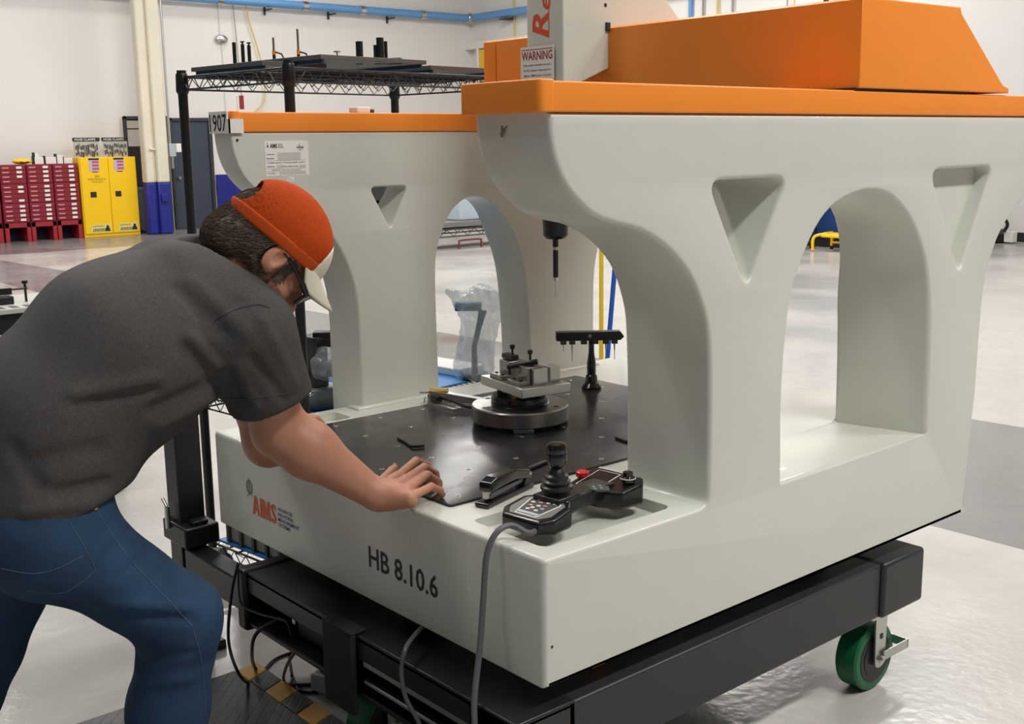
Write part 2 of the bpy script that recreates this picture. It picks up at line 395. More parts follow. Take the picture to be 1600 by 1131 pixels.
# main bed: rounded profile swept across the machine
bed = rounded([(0.0005, ZB), (1.768, ZB), (1.768, ZT - .0003), (0.0005, ZT - .0003)], [.006, .006, .014, .014])
base = finish('base', plate(bed, [], 1.435, .01, Matrix.Translation((-.7675, 0, 0)) @ YZX), PAINT, cmm)
# right wall, one casting with the bed's right flank
front = [(.0, ZB), (.0, ZT)]
prof_front = [(.522, ZT), (.522, .9), (.520, 1.044), (.510, 1.165), (.481, 1.241), (.436, 1.309), (.361, 1.371), (.281, 1.410), (.213, 1.426), (.174, 1.437), (.141, 1.450), (.108, 1.473), (.080, 1.497), (.056, 1.527), (.037, 1.567), (.028, 1.606), (.024, 1.651)]
def smooth2(pts, n=4): return [(q.x, q.y) for q in catmull([(a, b, 0) for a, b in pts], n)]
pf = smooth2(prof_front[1:], 3)
CY = 1.145
rear = [(2 * CY - a, b) for a, b in reversed(pf)]
outer = rounded([(0, ZB), (0, ZT)], 0)
outer = rounded([(1.769, ZB), (0, ZB), (0, ZT), (.522, ZT), (.522, .85)], [.006, .006, .014, .03, 0])[:-1]
outer = [q for q in outer] + pf + rear + [(1.768, .85)]
arch = [(.806, .70), (.804, .80), (.798, 1.003), (.816, 1.192), (.85, 1.283), (.911, 1.373), (.975, 1.424), (1.06, 1.452), (1.155, 1.460), (1.25, 1.440), (1.351, 1.372), (1.427, 1.271), (1.461, 1.179), (1.478, 1.05), (1.486, .85), (1.488, .70)]
arch = smooth2(arch, 3)
tri1 = rounded([(.503, 1.506), (.790, 1.506), (.647, 1.255)], [.028, .028, .022])
tri2 = rounded([(1.437, 1.506), (1.782, 1.508), (1.625, 1.205)], [.028, .028, .022])
T = .229
archb = [(a, ZT if b < ZT else b) for a, b in arch]
def ease(z, z0, z1): t = min(max((z - z0) / (z1 - z0), 0), 1); return 1 - t * t * (3 - 2 * t)
rwm = plate(outer, [archb, tri1, tri2], T, .012, Matrix.Translation((-T / 2, 0, 0)) @ YZX)
for v in rwm.vertices:                                    # the casting is thicker towards its feet on the inside
    k = min(max(-v.co.x / T, 0), 1); v.co.x -= k * .04 * ease(v.co.z, 1.1, 1.5); v.co.y -= k * .06 * ease(v.co.z, 1.1, 1.5) * (1 if 1.2 < v.co.y < 1.6 else 0)
rw = finish('side_wall', rwm, PAINT, cmm)
big = [(1.625 + (a - 1.61) * 1.08, 1.4 + (b - 1.4) * 1.08) for a, b in tri2]
finish('pocket_floor', plate(big, [], .16, .002, Matrix.Translation((-.125, 0, 0)) @ YZX), PAINT, rw)
# tray pockets in the top of the bed
def tray(x0, x1, y0, y1, z):
    return MB().prism(rounded([(x0, y0), (x1, y0), (x1, y1), (x0, y1)], .025), (0, 0, z), (1, 0, 0), (0, 1, 0), (0, 0, .2)).mesh()
o_ = -ORG[cmm.name]
for ob, (x0, x1, y0, y1) in ((base, (-.30, -.055, .05, .455)), (rw, (-.30, -.055, .05, .455)), (base, (-1.445, -1.335, .1, .40))):
    e_ = .002 if ob is rw else 0
    me = tray(x0 - e_, x1 + e_, y0 - e_, y1 + e_, ZT - .028 - e_); me.transform(Matrix.Translation(o_))
    t = bpy.data.objects.new('cut', me); C.objects.link(t)
    t.parent = cmm
    md = ob.modifiers.new('cut', 'BOOLEAN'); md.object = t; md.operation = 'DIFFERENCE'; md.solver = 'FAST'
    dg = bpy.context.evaluated_depsgraph_get(); dg.update()
    new = bpy.data.meshes.new_from_object(ob.evaluated_get(dg)); ob.modifiers.remove(md); ob.data = new
    bpy.data.objects.remove(t)
    ob.data.shade_smooth(); ob.data.set_sharp_from_angle(angle=math.radians(35))
# left wall
XLI, XLO = -1.409, -1.515
pl = [(.487, ZT - .05), (.487, .9), (.484, 1.086), (.465, 1.19), (.422, 1.284), (.357, 1.367), (.30, 1.412), (.24, 1.432), (.19, 1.447), (.15, 1.466), (.115, 1.50), (.092, 1.54), (.079, 1.585), (.074, 1.634)]
pl = smooth2(pl, 3); CL = 1.012
rl = [(2 * CL - a, b) for a, b in reversed(pl)]
al = smooth2([(.798, ZT - .04), (.796, .95), (.795, 1.15), (.806, 1.25), (.852, 1.35), (.91, 1.402), (.97, 1.416), (1.03, 1.40), (1.09, 1.352), (1.148, 1.268), (1.185, 1.17), (1.203, 1.05), (1.213, .9), (1.216, ZT - .04)], 3)
tl = rounded([(.544, 1.462), (.690, 1.462), (.620, 1.324)], [.014, .014, .012])
lwm = plate(pl + rl, [al, tl], XLI - XLO, .006, Matrix.Translation(((XLI + XLO) / 2, 0, 0)) @ YZX)
for v in lwm.vertices:
    k = min(max((XLI - v.co.x) / (XLI - XLO), 0), 1); v.co.y -= k * .05 * ease(v.co.z, 1.25, 1.5)
lw = finish('side_wall', lwm, PAINT, cmm)
for ya, yb2 in ((.46, .80), (1.205, 1.56)): MB().box((XLO - .004, ya, ZT - .02), (XLI + .012, yb2, ZT + .010)).build('foot_flange', PAINT, cmm, bevel=.008)
MB().cyl((XLI - .004, .094, 1.612), (XLI + .002, .094, 1.612), .004, n=8).build('plug_hole', INK, cmm)
# rail covers
def rail(x0, x1, y0, y1, z0, z1, nm='rail_cover'):
    return finish(nm, plate(rounded([(x0, y0), (x1, y0), (x1, y1), (x0, y1)], [.006, .022, .006, .006]), [], z1 - z0, .004, Matrix.Translation((0, 0, (z0 + z1) / 2))), ORANGE, cmm)
rail(-.232, .003, .0, 2.28, 1.6515, 1.7105)
rail(-.236, .006, -.006, .034, 1.651, 1.7135, 'end_cap')
rail(XLO - .004, XLI + .004, .085, 1.96, 1.6345, 1.692)
rail(XLO - .006, XLI + .006, .076, .106, 1.634, 1.695, 'end_cap')
# number plate wrapped round the left rail's end
npl = MB(); npl.box((-1.524, .066, 1.632), (-1.41, .0705, 1.694)); npl.box((-1.41, .066, 1.632), (XLI + .0095, .0705, 1.672)); npl.box((XLI + .0065, .066, 1.632), (XLI + .0095, .112, 1.672))
npl = npl.build('number_plate', WHITE, cmm)
finish('number', text_mesh('1907', (-1.519, .066, 1.6365), (1, 0, 0), (0, 0, 1), .105, .05, .012), INK, npl)
# bridge
prof_b = [(1.057, 1.716), (1.057, 1.928), (1.07, 1.934), (1.528, 1.938), (1.534, 1.922), (1.79, 1.738), (1.826, 1.73), (1.826, 1.716)]
finish('bridge_cover', plate(prof_b, [], 1.40, .004, Matrix.Translation((-.69, 0, 0)) @ YZX), ORANGE, cmm)
finish('bridge_end_cover', plate(prof_b, [], .064, .003, Matrix.Translation((-1.425, 0, 0)) @ YZX), ORANGE, cmm)
MB().box((-.15, 1.05, 1.7105), (.004, 1.6, 1.717)).build('rail_gap_shade', INK, cmm)  # solid black strip paints the shadow gap between bridge and rail
MB().box((-1.47, 1.1, 1.692), (-1.40, 1.7, 1.717)).build('bridge_foot', BLACKP, cmm)
# tower with the ram
tower = [(.87, 1.74), (1.38, 1.93), (1.38, 1.975), (1.30, 2.045), (1.30, 2.7), (.87, 2.7)]
tw = finish('tower', plate(tower, [], .16, .006, Matrix.Translation((-.942, 0, 0)) @ YZX), PAINT, cmm)
MB().cyl((-.8625, 1.045, 1.995), (-.861, 1.045, 1.995), .006, n=10).build('screw_hole', INK, tw)
MB().box((-.862, 1.045, 1.92), (-.855, 1.06, 1.945)).build('cable_gap', INK, tw)
MB().box((-.985, .875, 1.365), (-.895, .955, 1.8)).build('ram', PAINT, cmm, bevel=.006)
ph = MB().lathe([(.012, 1.30), (.03, 1.303), (.038, 1.312), (.04, 1.36), (.02, 1.365)], (-.937, .905, 0), n=24).build('probe_head', RUBBER, cmm)
m_ = MB(); m_.cyl((-.937, .905, 1.275), (-.937, .905, 1.305), .009); m_.cyl((-.937, .905, 1.183), (-.937, .905, 1.27), .0085); m_.build('probe_body', RUBBER, ph)
MB().cyl((-.937, .905, 1.268), (-.937, .905, 1.277), .0092).build('collar', ZINC, ph); MB().cyl((-.937, .905, 1.172), (-.937, .905, 1.183), .007, .0085).build('collar', ZINC, ph)
m_ = MB(); m_.cyl((-.937, .905, 1.13), (-.937, .905, 1.173), .0021, n=8); m_.sphere((-.937, .905, 1.129), .0034, 8, 6); m_.build('stylus', ZINC, ph)
# lettering on the tower, reading upwards
finish('lettering', join([text_mesh('R', (-.921, .87, 1.897), (0, 0, 1), (-1, 0, 0), .075, .074, .025, .25), text_mesh('evolution', (-.914, .87, 1.978), (0, 0, 1), (-1, 0, 0), .33, .052, .02, .25)]), LOGO, tw)
MB().box((-.9235, .8690, 1.897), (-.9205, .8702, 1.99)).build('underline', LOGO, tw)
# warning sheet
ws = MB().box((-1.041, .862, 1.72), (-.894, .8635, 1.876)).build('warning_sheet', WHITE, cmm)
lt = [text_mesh('WARNING', (-1.036, .862, 1.836), (1, 0, 0), (0, 0, 1), .137, .026, .02)]
finish('heading', join(lt), REDINK, ws)
MB().box((-1.036, .8614, 1.866), (-.899, .862, 1.868)).build('rule', REDINK, ws)
rows = ['If this system encounters an error', 'DO NOT attempt to inspect parts on a', 'different CMM machine. Such parts']
finish('small_print', join([text_mesh(r, (-1.028, .862, 1.817 - i * .0155), (1, 0, 0), (0, 0, 1), .122, .0085, .006) for i, r in enumerate(rows)]), INK, ws)
# paint chip on the right overhang
chip = [(-.008, .012), (-.003, .013), (-.001, .004), (.004, .006), (.012, .014), (.013, .011), (.005, .001), (.003, -.006), (0, -.012), (-.005, -.011), (-.007, -.004), (-.005, .0)]
MB().prism(chip, (-.137, .0262, 1.617), (1, 0, 0), (0, .2, 1), (0, -.003, 0)).build('paint_chip', mat('bare_metal_chip', (134, 128, 116), .6), cmm)
# calibration label on the left wall's inner face
xl = XLI + .0006
lb = MB().box((XLI - .001, .181, 1.507), (xl, .327, 1.609)).build('calibration_label', WHITE, cmm)
ink = [text_mesh('AIMS', (xl, .198, 1.588), (0, 1, 0), (0, 0, 1), .024, .013, .03), text_mesh('ADVANCED', (xl, .2245, 1.5975), (0, 1, 0), (0, 0, 1), .015, .003, .01), text_mesh('INDUSTRIAL', (xl, .2245, 1.593), (0, 1, 0), (0, 0, 1), .0165, .003, .01),
       text_mesh('MEASUREMENT', (xl, .2245, 1.5885), (0, 1, 0), (0, 0, 1), .02, .003, .01), text_mesh('ANAB', (xl, .287, 1.586), (0, 1, 0), (0, 0, 1), .024, .007, .03), text_mesh('ACCREDITED', (xl, .291, 1.5805), (0, 1, 0), (0, 0, 1), .015, .003)]
for i, (a, z, wd) in enumerate((('Customer Name', 1.568, .026), ('Machine Model', 1.556, .024), ('Calibration Performed with:', 1.5435, .128), ('Calibration Date:', 1.5325, .025), ('Service Engineer', 1.512, .027))):
    ink.append(text_mesh(a, (xl, .186, z), (0, 1, 0), (0, 0, 1), wd, .0045, .008))
ink.append(text_mesh('AIMS Metrology - Dayton, Ohio - aimsmetrology.com', (xl, .2, 1.5215), (0, 1, 0), (0, 0, 1), .1, .004, .006))
ink.append(text_mesh('Next calibration due', (xl, .24, 1.5325), (0, 1, 0), (0, 0, 1), .05, .0045, .006))
ink.append(MB().prism([(0, 0), (.006, 0), (.004, .008), (.003, .015), (.002, .008)], (xl, .1875, 1.59), (0, 1, 0), (0, 0, 1), (.0003, 0, 0)).mesh())
ink.append(MB().prism([(0, 0), (.004, 0), (.002, .007)], (xl, .2955, 1.594), (0, 1, 0), (0, 0, 1), (.0003, 0, 0)).mesh())
for z in (1.5515, 1.528, 1.519): ink.append(MB().box((xl, .184, z), (xl + .0002, .316, z + .0006)).mesh())
finish('print', join(ink), INK, lb)
bx = MB()
for (a, b, c, d) in ((.222, 1.564, .3, 1.575), (.222, 1.5525, .3, 1.5635), (.218, 1.530, .24, 1.538), (.295, 1.530, .316, 1.538), (.226, 1.510, .316, 1.518)): bx.box((xl - .0001, a, b), (xl + .0002, c, d))
bx.build('entry_field', mat('field_grey', (196, 192, 184), .7), lb)
lb2 = MB().box((XLI - .001, .2495, 1.4885), (xl, .2735, 1.503)).build('service_sticker', WHITE, cmm)
finish('print', join([text_mesh('AIMS TEL', (xl, .252, 1.4985), (0, 1, 0), (0, 0, 1), .010, .002), text_mesh('service support', (xl, .252, 1.495), (0, 1, 0), (0, 0, 1), .017, .002), text_mesh('24 hours call', (xl, .252, 1.4915), (0, 1, 0), (0, 0, 1), .019, .002)]), INK, lb2)
# lettering on the bed's front
finish('model_lettering', text_mesh('HB 8.10.6', (-.655, .0, .553), (1, 0, 0), (0, 0, 1), .288, .057, .014), INK, base)
def glyph(polys, x, wd):
    m = MB()
    for pg in polys: m.prism([(px * wd, pz * .057) for px, pz in pg], (x, .0, .545), (1, 0, 0), (0, 0, 1), (0, -.0004, 0))
    return m.mesh()
hA = [(0, 0), (.33, 1), (.5, 1), (.5, .72), (.40, .38), (.5, .38), (.5, .2), (.33, .2), (.28, 0)]
gl_ = [glyph([hA, [(1 - a_, b_) for a_, b_ in reversed(hA)]], -1.262, .042), glyph([[(0, 0), (0, 1), (1, 1), (1, 0)]], -1.216, .011),
       glyph([[(0, 0), (0, 1), (.33, 1), (.5, .45), (.67, 1), (1, 1), (1, 0), (.76, 0), (.76, .62), (.59, 0), (.41, 0), (.24, .62), (.24, 0)]], -1.201, .043), text_mesh('S', (-1.154, 0, .545), (1, 0, 0), (0, 0, 1), .032, .057, .03)]
finish('logo_lettering', join(gl_), LOGO, base, smooth=0)
finish('logo_subtitle', join([text_mesh(s_, (-1.113, 0, .5895 - i * .0152), (1, 0, 0), (0, 0, 1), wd, .0105, .012) for i, (s_, wd) in enumerate((('ADVANCED', .082), ('INDUSTRIAL', .088), ('MEASUREMENT', .114), ('SYSTEMS', .066)))]), VIOLET, base)
em = MB()
for a in (0, .6, 1.2): em.tube([(-1.275 + .018 * math.cos(t) * math.cos(a), -.0005, .622 + .022 * math.sin(t)) for t in [k * math.tau / 20 for k in range(20)]], .0007, 4, True)
em.tube([(-1.275, -.0005, .60), (-1.275, -.0005, .65)], .0007, 4); em.tube([(-1.29, -.0005, .59), (-1.275, -.0005, .608), (-1.258, -.0005, .595)], .0009, 4)
em.build('logo_emblem', GREYINK, base)
for q in ((-.012, -.0, .545), (.0005, .02, .752 - .2)): pass
MB().cyl((.0, .022, .555), (.0008, .022, .555), .0035, n=10).build('plug_hole', DKGREY, rw)
# work plate with threaded inserts
PLATE = mat('black_work_plate', (44, 44, 44), .2, noise=(5, .15), spec=.36, rnoise=(7, .16, .30))
wp = finish('work_plate', plate(rounded([(-1.30, .07), (-.405, .07), (-.405, 1.335), (-1.30, 1.335)], .012), [], .007, .001, Matrix.Translation((0, 0, ZT + .0025))), PLATE, cmm)
ins = MB().lathe([(.0072, -.002), (.0072, .0006), (.0045, .0009), (.0042, -.001)], (0, 0, 0), n=14)
insme = ins.mesh(); insme.materials.append(ZINC); insme.shade_smooth()
hole = MB().cyl((0, 0, 0), (0, 0, .0008), .0042, n=12).mesh(); hole.materials.append(INK)
for i in range(6):
    for j in range(8):
        x, y = -1.255 + i * .162, .125 + j * .1625
        o = bpy.data.objects.new('insert', insme); C.objects.link(o); o.parent = wp; o.location = Vector((x, y, ZT + .006)) - ORG[wp.name]
        h = bpy.data.objects.new('bore', hole); C.objects.link(h); h.parent = o; h.location = (0, 0, 0)

# ------------------------------------------------------------------ rolling stand under the machine
st = thing('machine_stand', 'low black steel rolling stand carrying the measuring machine', 'stand', (-.7, .7, 0))
fb = MB(); fb.box((-1.165, -.08, .395), (-.0, .09, .412)); fb.box((-1.165, -.08, .35), (-.0, -.066, .41)); fb.box((-1.165, -.08, .25), (0, .09, .264)); fb.box((-1.165, .07, .25), (0, .09, .41))
fb.build('front_beam', BLACKP, st, bevel=.004)
MB().box((-.16, -.08, .25), (0, 1.285, .41)).build('side_beam', BLACKS, st, bevel=.006)
MB().box((-1.165, .09, .25), (-1.02, 1.285, .41)).build('side_beam', BLACKS, st, bevel=.006)
MB().box((-1.02, 1.15, .25), (-.16, 1.28, .41)).build('rear_beam', BLACKS, st, bevel=.006)
MB().box((-.175, 1.285, .247), (.012, 1.5, .413)).build('corner_block', BLACKS, st, bevel=.012, seg=3)
MB().box((-1.18, 1.285, .247), (-1.0, 1.5, .413)).build('corner_block', BLACKS, st, bevel=.012, seg=3)
MB().box((-1.215, -.092, .235), (-1.165, .10, .418)).build('end_plate', BLACKP, st, bevel=.01, seg=3)
m_ = MB(); m_.box((-.735, -.098, .20), (-.60, -.081, .414)); m_.box((-.735, -.098, .412), (-.60, -.05, .42)); m_.build('hanging_flap', mat('black_fabric', (42, 42, 42), .8, bump=(60, .3)), st, bevel=.006)
for z, h_ in ((.335, .022), (.29, .012)): MB().box((-.58, -.078, z), (-.02, -.06, z + h_)).build('aluminium_rail', ALU, st, bevel=.003)
MB().box((-.98, -.03, .27), (-.80, .05, .345)).build('control_box', BLACKP, st, bevel=.004)
MB().box((-1.0, -.035, .30), (-.985, .0, .36)).build('connector_plate', ZINC, st)
for x, y in ((-.55, .1), (-.2, 1.2), (-1.0, 1.2), (-1.0, .15)): 
    MB().lathe([(.05, .41), (.062, .425), (.062, .44), (.05, .463)], (x, y, 0), n=20).build('isolator_pad', RUBBER, st)
MB().box((-.09, .22, .412), (-.08, .26, .445)).build('orange_tag', ORANGE, st)
def caster(x, y, wheel_mat, face):
    t = MB().box((x - .06, y - .06, .235), (x + .06, y + .06, .25)).build('caster_plate', ZINC, st, bevel=.003)
    w = MB().lathe([(.07, -.036), (.094, -.036), (.1015, -.03), (.1015, .03), (.094, .036), (.07, .036)], (x, y, .1015), (1, 0, 0), n=40).build('wheel', wheel_mat, t)
    w2 = MB().lathe([(.075, -.0375), (.075, .0375)], (x, y, .1015), (1, 0, 0), n=36).build('hub', BLACKP, t)
    w3 = MB().lathe([(.058, -.039), (.058, .039)], (x, y, .1015), (1, 0, 0), n=30).build('hub_core', RUBBER, t)
    for sx in (-1, 1):
        f = MB().prism(rounded([(-.024, .075), (.024, .075), (.03, .24), (-.03, .24)], [.024, .024, 0, 0]), (x + sx * .05 - .003, y, 0), (0, 1, 0), (0, 0, 1), (.006, 0, 0)).build('fork_leg', ZINC, t, bevel=.001)
        MB().lathe([(.012, 0), (.012, .008), (.008, .012)], (x + sx * .053, y, .1015), (sx, 0, 0), n=6).build('axle_nut', ZINC, f)
        MB().box((x + sx * .0535 - .001, y - .005, .165), (x + sx * .0535 + .001, y + .008, .18)).build('slot', INK, f)
    b = MB(); b.box((x + .058, y + .005, .098), (x + .063, y + .135, .125)); b.box((x - .02, y + .13, .098), (x + .063, y + .136, .125)); b.box((x - .02, y + .005, .098), (x - .015, y + .135, .12)); b.build('brake_pedal', ZINC, t, bevel=.001)
caster(-.072, 1.335, GREENW, 1)
caster(-1.09, 1.335, GREENW, 1)
caster(-.70, .06, GREENW, 1)
# steel post clamped to the stand
po = thing('clamp_post', 'thick black square steel post clamped beside the stand left of the machine', 'post', (-1.66, -.03, 0))
MB().box((-1.70, -.07, .02), (-1.615, .015, 1.05)).build('post', BLACKP, po, bevel=.004)
m_ = MB(); m_.box((-1.715, -.085, .375), (-1.55, .03, .44)); m_.box((-1.6, -.07, .27), (-1.215, .0, .365)); m_.build('clamp_arm', BLACKP, po, bevel=.006)
MB().box((-1.60, -.05, .44), (-1.56, .0, .455)).build('clamp_cap', BLACKP, po, bevel=.004)
m_ = MB(); m_.cyl((-1.66, -.09, .42), (-1.66, -.09, .49), .008); m_.cyl((-1.66, -.09, .49), (-1.69, -.09, .51), .005); m_.build('clamp_pin', ZINC, po)
MB().box((-1.73, -.1, 0), (-1.585, .045, .03)).build('foot_plate', BLACKP, po, bevel=.004)

# ------------------------------------------------------------------ things on the machine
ZP = ZT + .006
# rotary fixture
rf = thing('rotary_fixture', 'round steel rotary fixture carrying an aluminium plate with clamped blocks', 'fixture', (-.9, .72, ZP))
for a in (0.35, 0.35 + math.pi / 2, 0.35 + math.pi, .35 + 1.5 * math.pi):
    MB().cbox((-.9 + .115 * math.cos(a - .99), .72 + .115 * math.sin(a - .99), ZP + .0065), (.055, .06, .013), a - .99).build('foot', STEEL, rf, bevel=.002)
dk = MB().lathe([(.143, ZP + .013), (.147, ZP + .017), (.147, ZP + .057), (.144, ZP + .061), (.09, ZP + .061)], (-.9, .72, 0), n=64).build('disc', STEEL, rf, smooth=30)
for a in (.4, 1.9, 3.4, 4.9): MB().cyl((-.9 + .12 * math.cos(a), .72 + .12 * math.sin(a), ZP + .0612), (-.9 + .12 * math.cos(a), .72 + .12 * math.sin(a), ZP + .0618), .008, n=12).build('bolt_hole', INK, dk)
MB().lathe([(.086, ZP + .061), (.088, ZP + .064), (.088, ZP + .083), (.084, ZP + .09), (.05, ZP + .092)], (-.9, .72, 0), n=48).build('ring', GLOSSB, rf)
for i, a in enumerate((.3, 1.2, 2.2, 3.3, 4.1, 5.3)): MB().cyl((-.9 + .06 * math.cos(a), .72 + .06 * math.sin(a), ZP + .088), (-.9 + .06 * math.cos(a), .72 + .06 * math.sin(a), ZP + .104), .009, n=12).build('standoff', BRASS if i % 2 else BLACKP, rf)
RA = -.18
Mr = Matrix.Translation((-.905, .745, 0)) @ Matrix.Rotation(RA, 4, 'Z')
tp = MB().box((-.125, -.085, ZP + .103), (.125, .085, ZP + .131), Mr).build('top_plate', ALU, rf, bevel=.002)
zt = ZP + .131
for k, (bx_, by_) in enumerate(((-.058, -.01), (.052, -.012))):
    bl = MB(); bl.box((bx_ - .03, by_ - .028, zt), (bx_ + .03, by_ + .03, zt + .052), Mr); bl.box((bx_ - .035, by_ - .06, zt), (bx_ + .035, by_ - .028, zt + .013), Mr)
    b_ = bl.build('angle_block', STEEL, rf, bevel=.0015)
    for sx_ in (-.02, .02): MB().cyl(Mr @ Vector((bx_ + sx_, by_ - .044, zt + .013)), Mr @ Vector((bx_ + sx_, by_ - .044, zt + .016)), .005, n=10).build('screw', BLACKP, b_)
    if k == 0:
        cl = MB().box((bx_ - .04, by_ - .014, zt + .054), (bx_ + .02, by_ + .012, zt + .068), Mr)
        px_ = bx_ - .004
    else:
        p0 = Mr @ Vector((bx_ - .045, by_ - .045, zt + .045)); p1 = Mr @ Vector((bx_ + .012, by_ + .02, zt + .064))
        cl = MB().cyl(p0, p1, .0085, n=10); cl.cyl(p0, p0 - Vector((0, 0, .024)), .0045, n=8); cl.sphere(p0, .0095, 10, 8); px_ = bx_ - .006
    c_ = cl.build('clamp_arm', RUBBER, rf, bevel=.001)
    q = Mr @ Vector((px_, by_ + .004, 0))
    MB().lathe([(.0035, zt + .05), (.0035, zt + .083), (.008, zt + .087), (.0085, zt + .096), (.005, zt + .098)], (q.x, q.y, 0), n=14).build('thumb_screw', RUBBER, c_)
MB().box((.085, -.028, zt), (.098, .02, zt + .048), Mr).build('stop_block', ALU, rf, bevel=.001)
MB().box((.045, .035, zt), (.09, .07, zt + .048), Mr).build('stop_block', ALU, rf, bevel=.001)
# sensor with its lead on a small bracket
sv = thing('brass_sensor', 'small brass sensor on an aluminium arm at the back of the black plate', 'sensor', (-1.28, .70, ZP))
MB().box((-1.325, .665, ZP), (-1.16, .70, ZP + .006), None).build('arm_foot', ALU, sv)
m_ = MB(); m_.prism([(0, 0), (.006, 0), (.19, .0), (.19, .012), (.006, .04), (0, .04)], (-1.315, .69, ZP + .005), (.75, .66, 0), (0, 0, 1), (.02, -.022, 0)); m_.build('arm', ALU, sv, bevel=.001)
MB().cyl((-1.305, .68, ZP + .036), (-1.262, .722, ZP + .036), .0155, n=16).build('sensor_body', BRASS, sv)
MB().cyl((-1.328, .655, ZP + .036), (-1.305, .68, ZP + .036), .0035, n=8).build('sensor_tip', ZINC, sv)
MB().box((-1.31, .672, ZP + .008), (-1.262, .70, ZP + .03)).build('sensor_block', RUBBER, sv, bevel=.003)
MB().tube(catmull([(-1.262, .70, ZP + .02), (-1.2, .70, ZP + .018), (-1.12, .70, ZP + .014), (-1.05, .71, ZP + .03), (-.985, .73, ZP + .085)], 8), .005, 8).build('lead', RUBBER, sv)
MB().tube([(-1.29 + .012 * math.cos(t), .655, ZP + .014 + .012 * math.sin(t)) for t in [k * math.tau / 14 for k in range(14)]], .002, 6, True).build('ring_hook', ZINC, sv)
# stylus rack
pr_ = thing('stylus_rack', 'black T-shaped stylus change rack standing at the back of the plate', 'rack', (-1.1, 1.22, ZP))
MB().lathe([(.034, ZP), (.034, ZP + .008), (.026, ZP + .018), (.022, ZP + .022), (.02, ZP + .045), (.0155, ZP + .05), (.0155, ZP + .09), (.010, ZP + .125), (.0095, ZP + .175)], (-1.1, 1.22, 0), n=28).build('pillar', GLOSSB, pr_)
ex = Vector((.62, .785, 0)); ny = Vector((.785, -.62, 0))
Mk = axes((-1.105, 1.215, ZP + .172), ex, -ny, (0, 0, 1))
br = MB().prism(rounded([(-.115, 0), (.105, 0), (.118, .012), (.105, .03), (-.115, .03)], .004), (-1.105, 1.215, ZP + .17), ex, (0, 0, 1), tuple(-ny * .04)); br = br.build('bar', RUBBER, pr_, bevel=.002)
br.location += ny * .02
for i, s_ in enumerate((-.09, -.06, -.02, .02, .055, .085)):
    q = Vector((-1.105, 1.215, ZP + .165)) + ex * s_ + ny * .012
    h_ = MB().cbox(q, (.02, .016, .014), math.atan2(ex.y, ex.x)).build('holder', DKGREY, pr_)
    if i in (0, 1, 4, 5):
        L = (.03, .065, 0, 0, .055, .06)[i]
        MB().cyl(q, q - Vector((0, 0, L * .5)), .004, .002, n=8).build('stylus', ZINC, h_)
        m_ = MB(); m_.cyl(q - Vector((0, 0, L * .5)), q - Vector((0, 0, L)), .0013, n=6); m_.sphere(q - Vector((0, 0, L)), .0022, 8, 6); m_.build('stylus_tip', ZINC, h_)
MB().cyl(Vector((-1.105, 1.215, ZP + .187)) + ny * .021, Vector((-1.105, 1.215, ZP + .187)) + ny * .0215, .006, n=12).build('badge', GREYINK, pr_)
# loose bars and a pen
def bar(label, pts, wdt, h):
    tag(MB().tube(catmull(pts, 4), wdt, 8).build('hex_key', RUBBER, loc=(pts[0][0], pts[0][1], ZP)), label, 'tool')
bar('small bent black hex key lying on the plate near the hand', [(-.995, .335, ZP + .004), (-.93, .32, ZP + .004), (-.882, .308, ZP + .005), (-.868, .335, ZP + .005)], .0042, 0)
bar('short black hex key half hidden by the right pillar', [(-.563, .79, ZP + .004), (-.50, .78, ZP + .004), (-.45, .80, ZP + .004)], .0042, 0)
pn = thing('pen', 'slim dark grey pen lying on the plate behind the joystick', 'pen', (-.5, .45, ZP))
MB().cyl((-.493, .395, ZP + .006), (-.53, .545, ZP + .006), .0052, n=12).build('barrel', mat('pen_grey', (70, 70, 72), .35), pn)
MB().cyl((-.493, .395, ZP + .006), (-.488, .376, ZP + .006), .005, .0015, n=12).build('tip', RUBBER, pn)
MB().box((-.003, -.002, 0), (.003, .05, .003), Matrix.Translation((-.525, .495, ZP + .0115)) @ Matrix.Rotation(.24, 4, 'Z')).build('clip', RUBBER, pn)
# stapler
sp = thing('stapler', 'black desktop stapler lying beside the joystick controller', 'stapler', (-.40, .22, ZT))
d = Vector((-.06, .205, 0)).normalized(); n_ = Vector((-d.y, d.x, 0)); o0 = Vector((-.352, .125, ZT))
def side(poly, wd, nm, mt_, par, bev=.003): return MB().prism(poly, o0 - n_ * (wd / 2), d, (0, 0, 1), n_ * wd).build(nm, mt_, par, bevel=bev, seg=3)
side(rounded([(-.005, 0), (.20, 0), (.20, .012), (.03, .014), (-.005, .012)], .005), .038, 'base', GLOSSB, sp)
side([(.02, .016), (.19, .024), (.19, .034), (.02, .03)], .02, 'magazine', mat('stapler_grey', (80, 82, 84), .3), sp, .001)
side(rounded([(.012, .034), (.012, .058), (.04, .066), (.13, .064), (.185, .05), (.20, .036), (.19, .028), (.12, .04), (.04, .04)], .006), .036, 'top_arm', GLOSSB, sp, .006)
side([(.012, .018), (.028, .018), (.028, .036), (.012, .036)], .016, 'staple_head', ZINC, sp, .001)
side([(.16, .012), (.195, .012), (.195, .04), (.175, .045)], .03, 'hinge', RUBBER, sp, .002)
MB().cyl(o0 + d * .185 + n_ * .0165 + Vector((0, 0, .04)), o0 + d * .185 - n_ * .0185 + Vector((0, 0, .04)), .004, n=10).build('rivet', ZINC, sp)
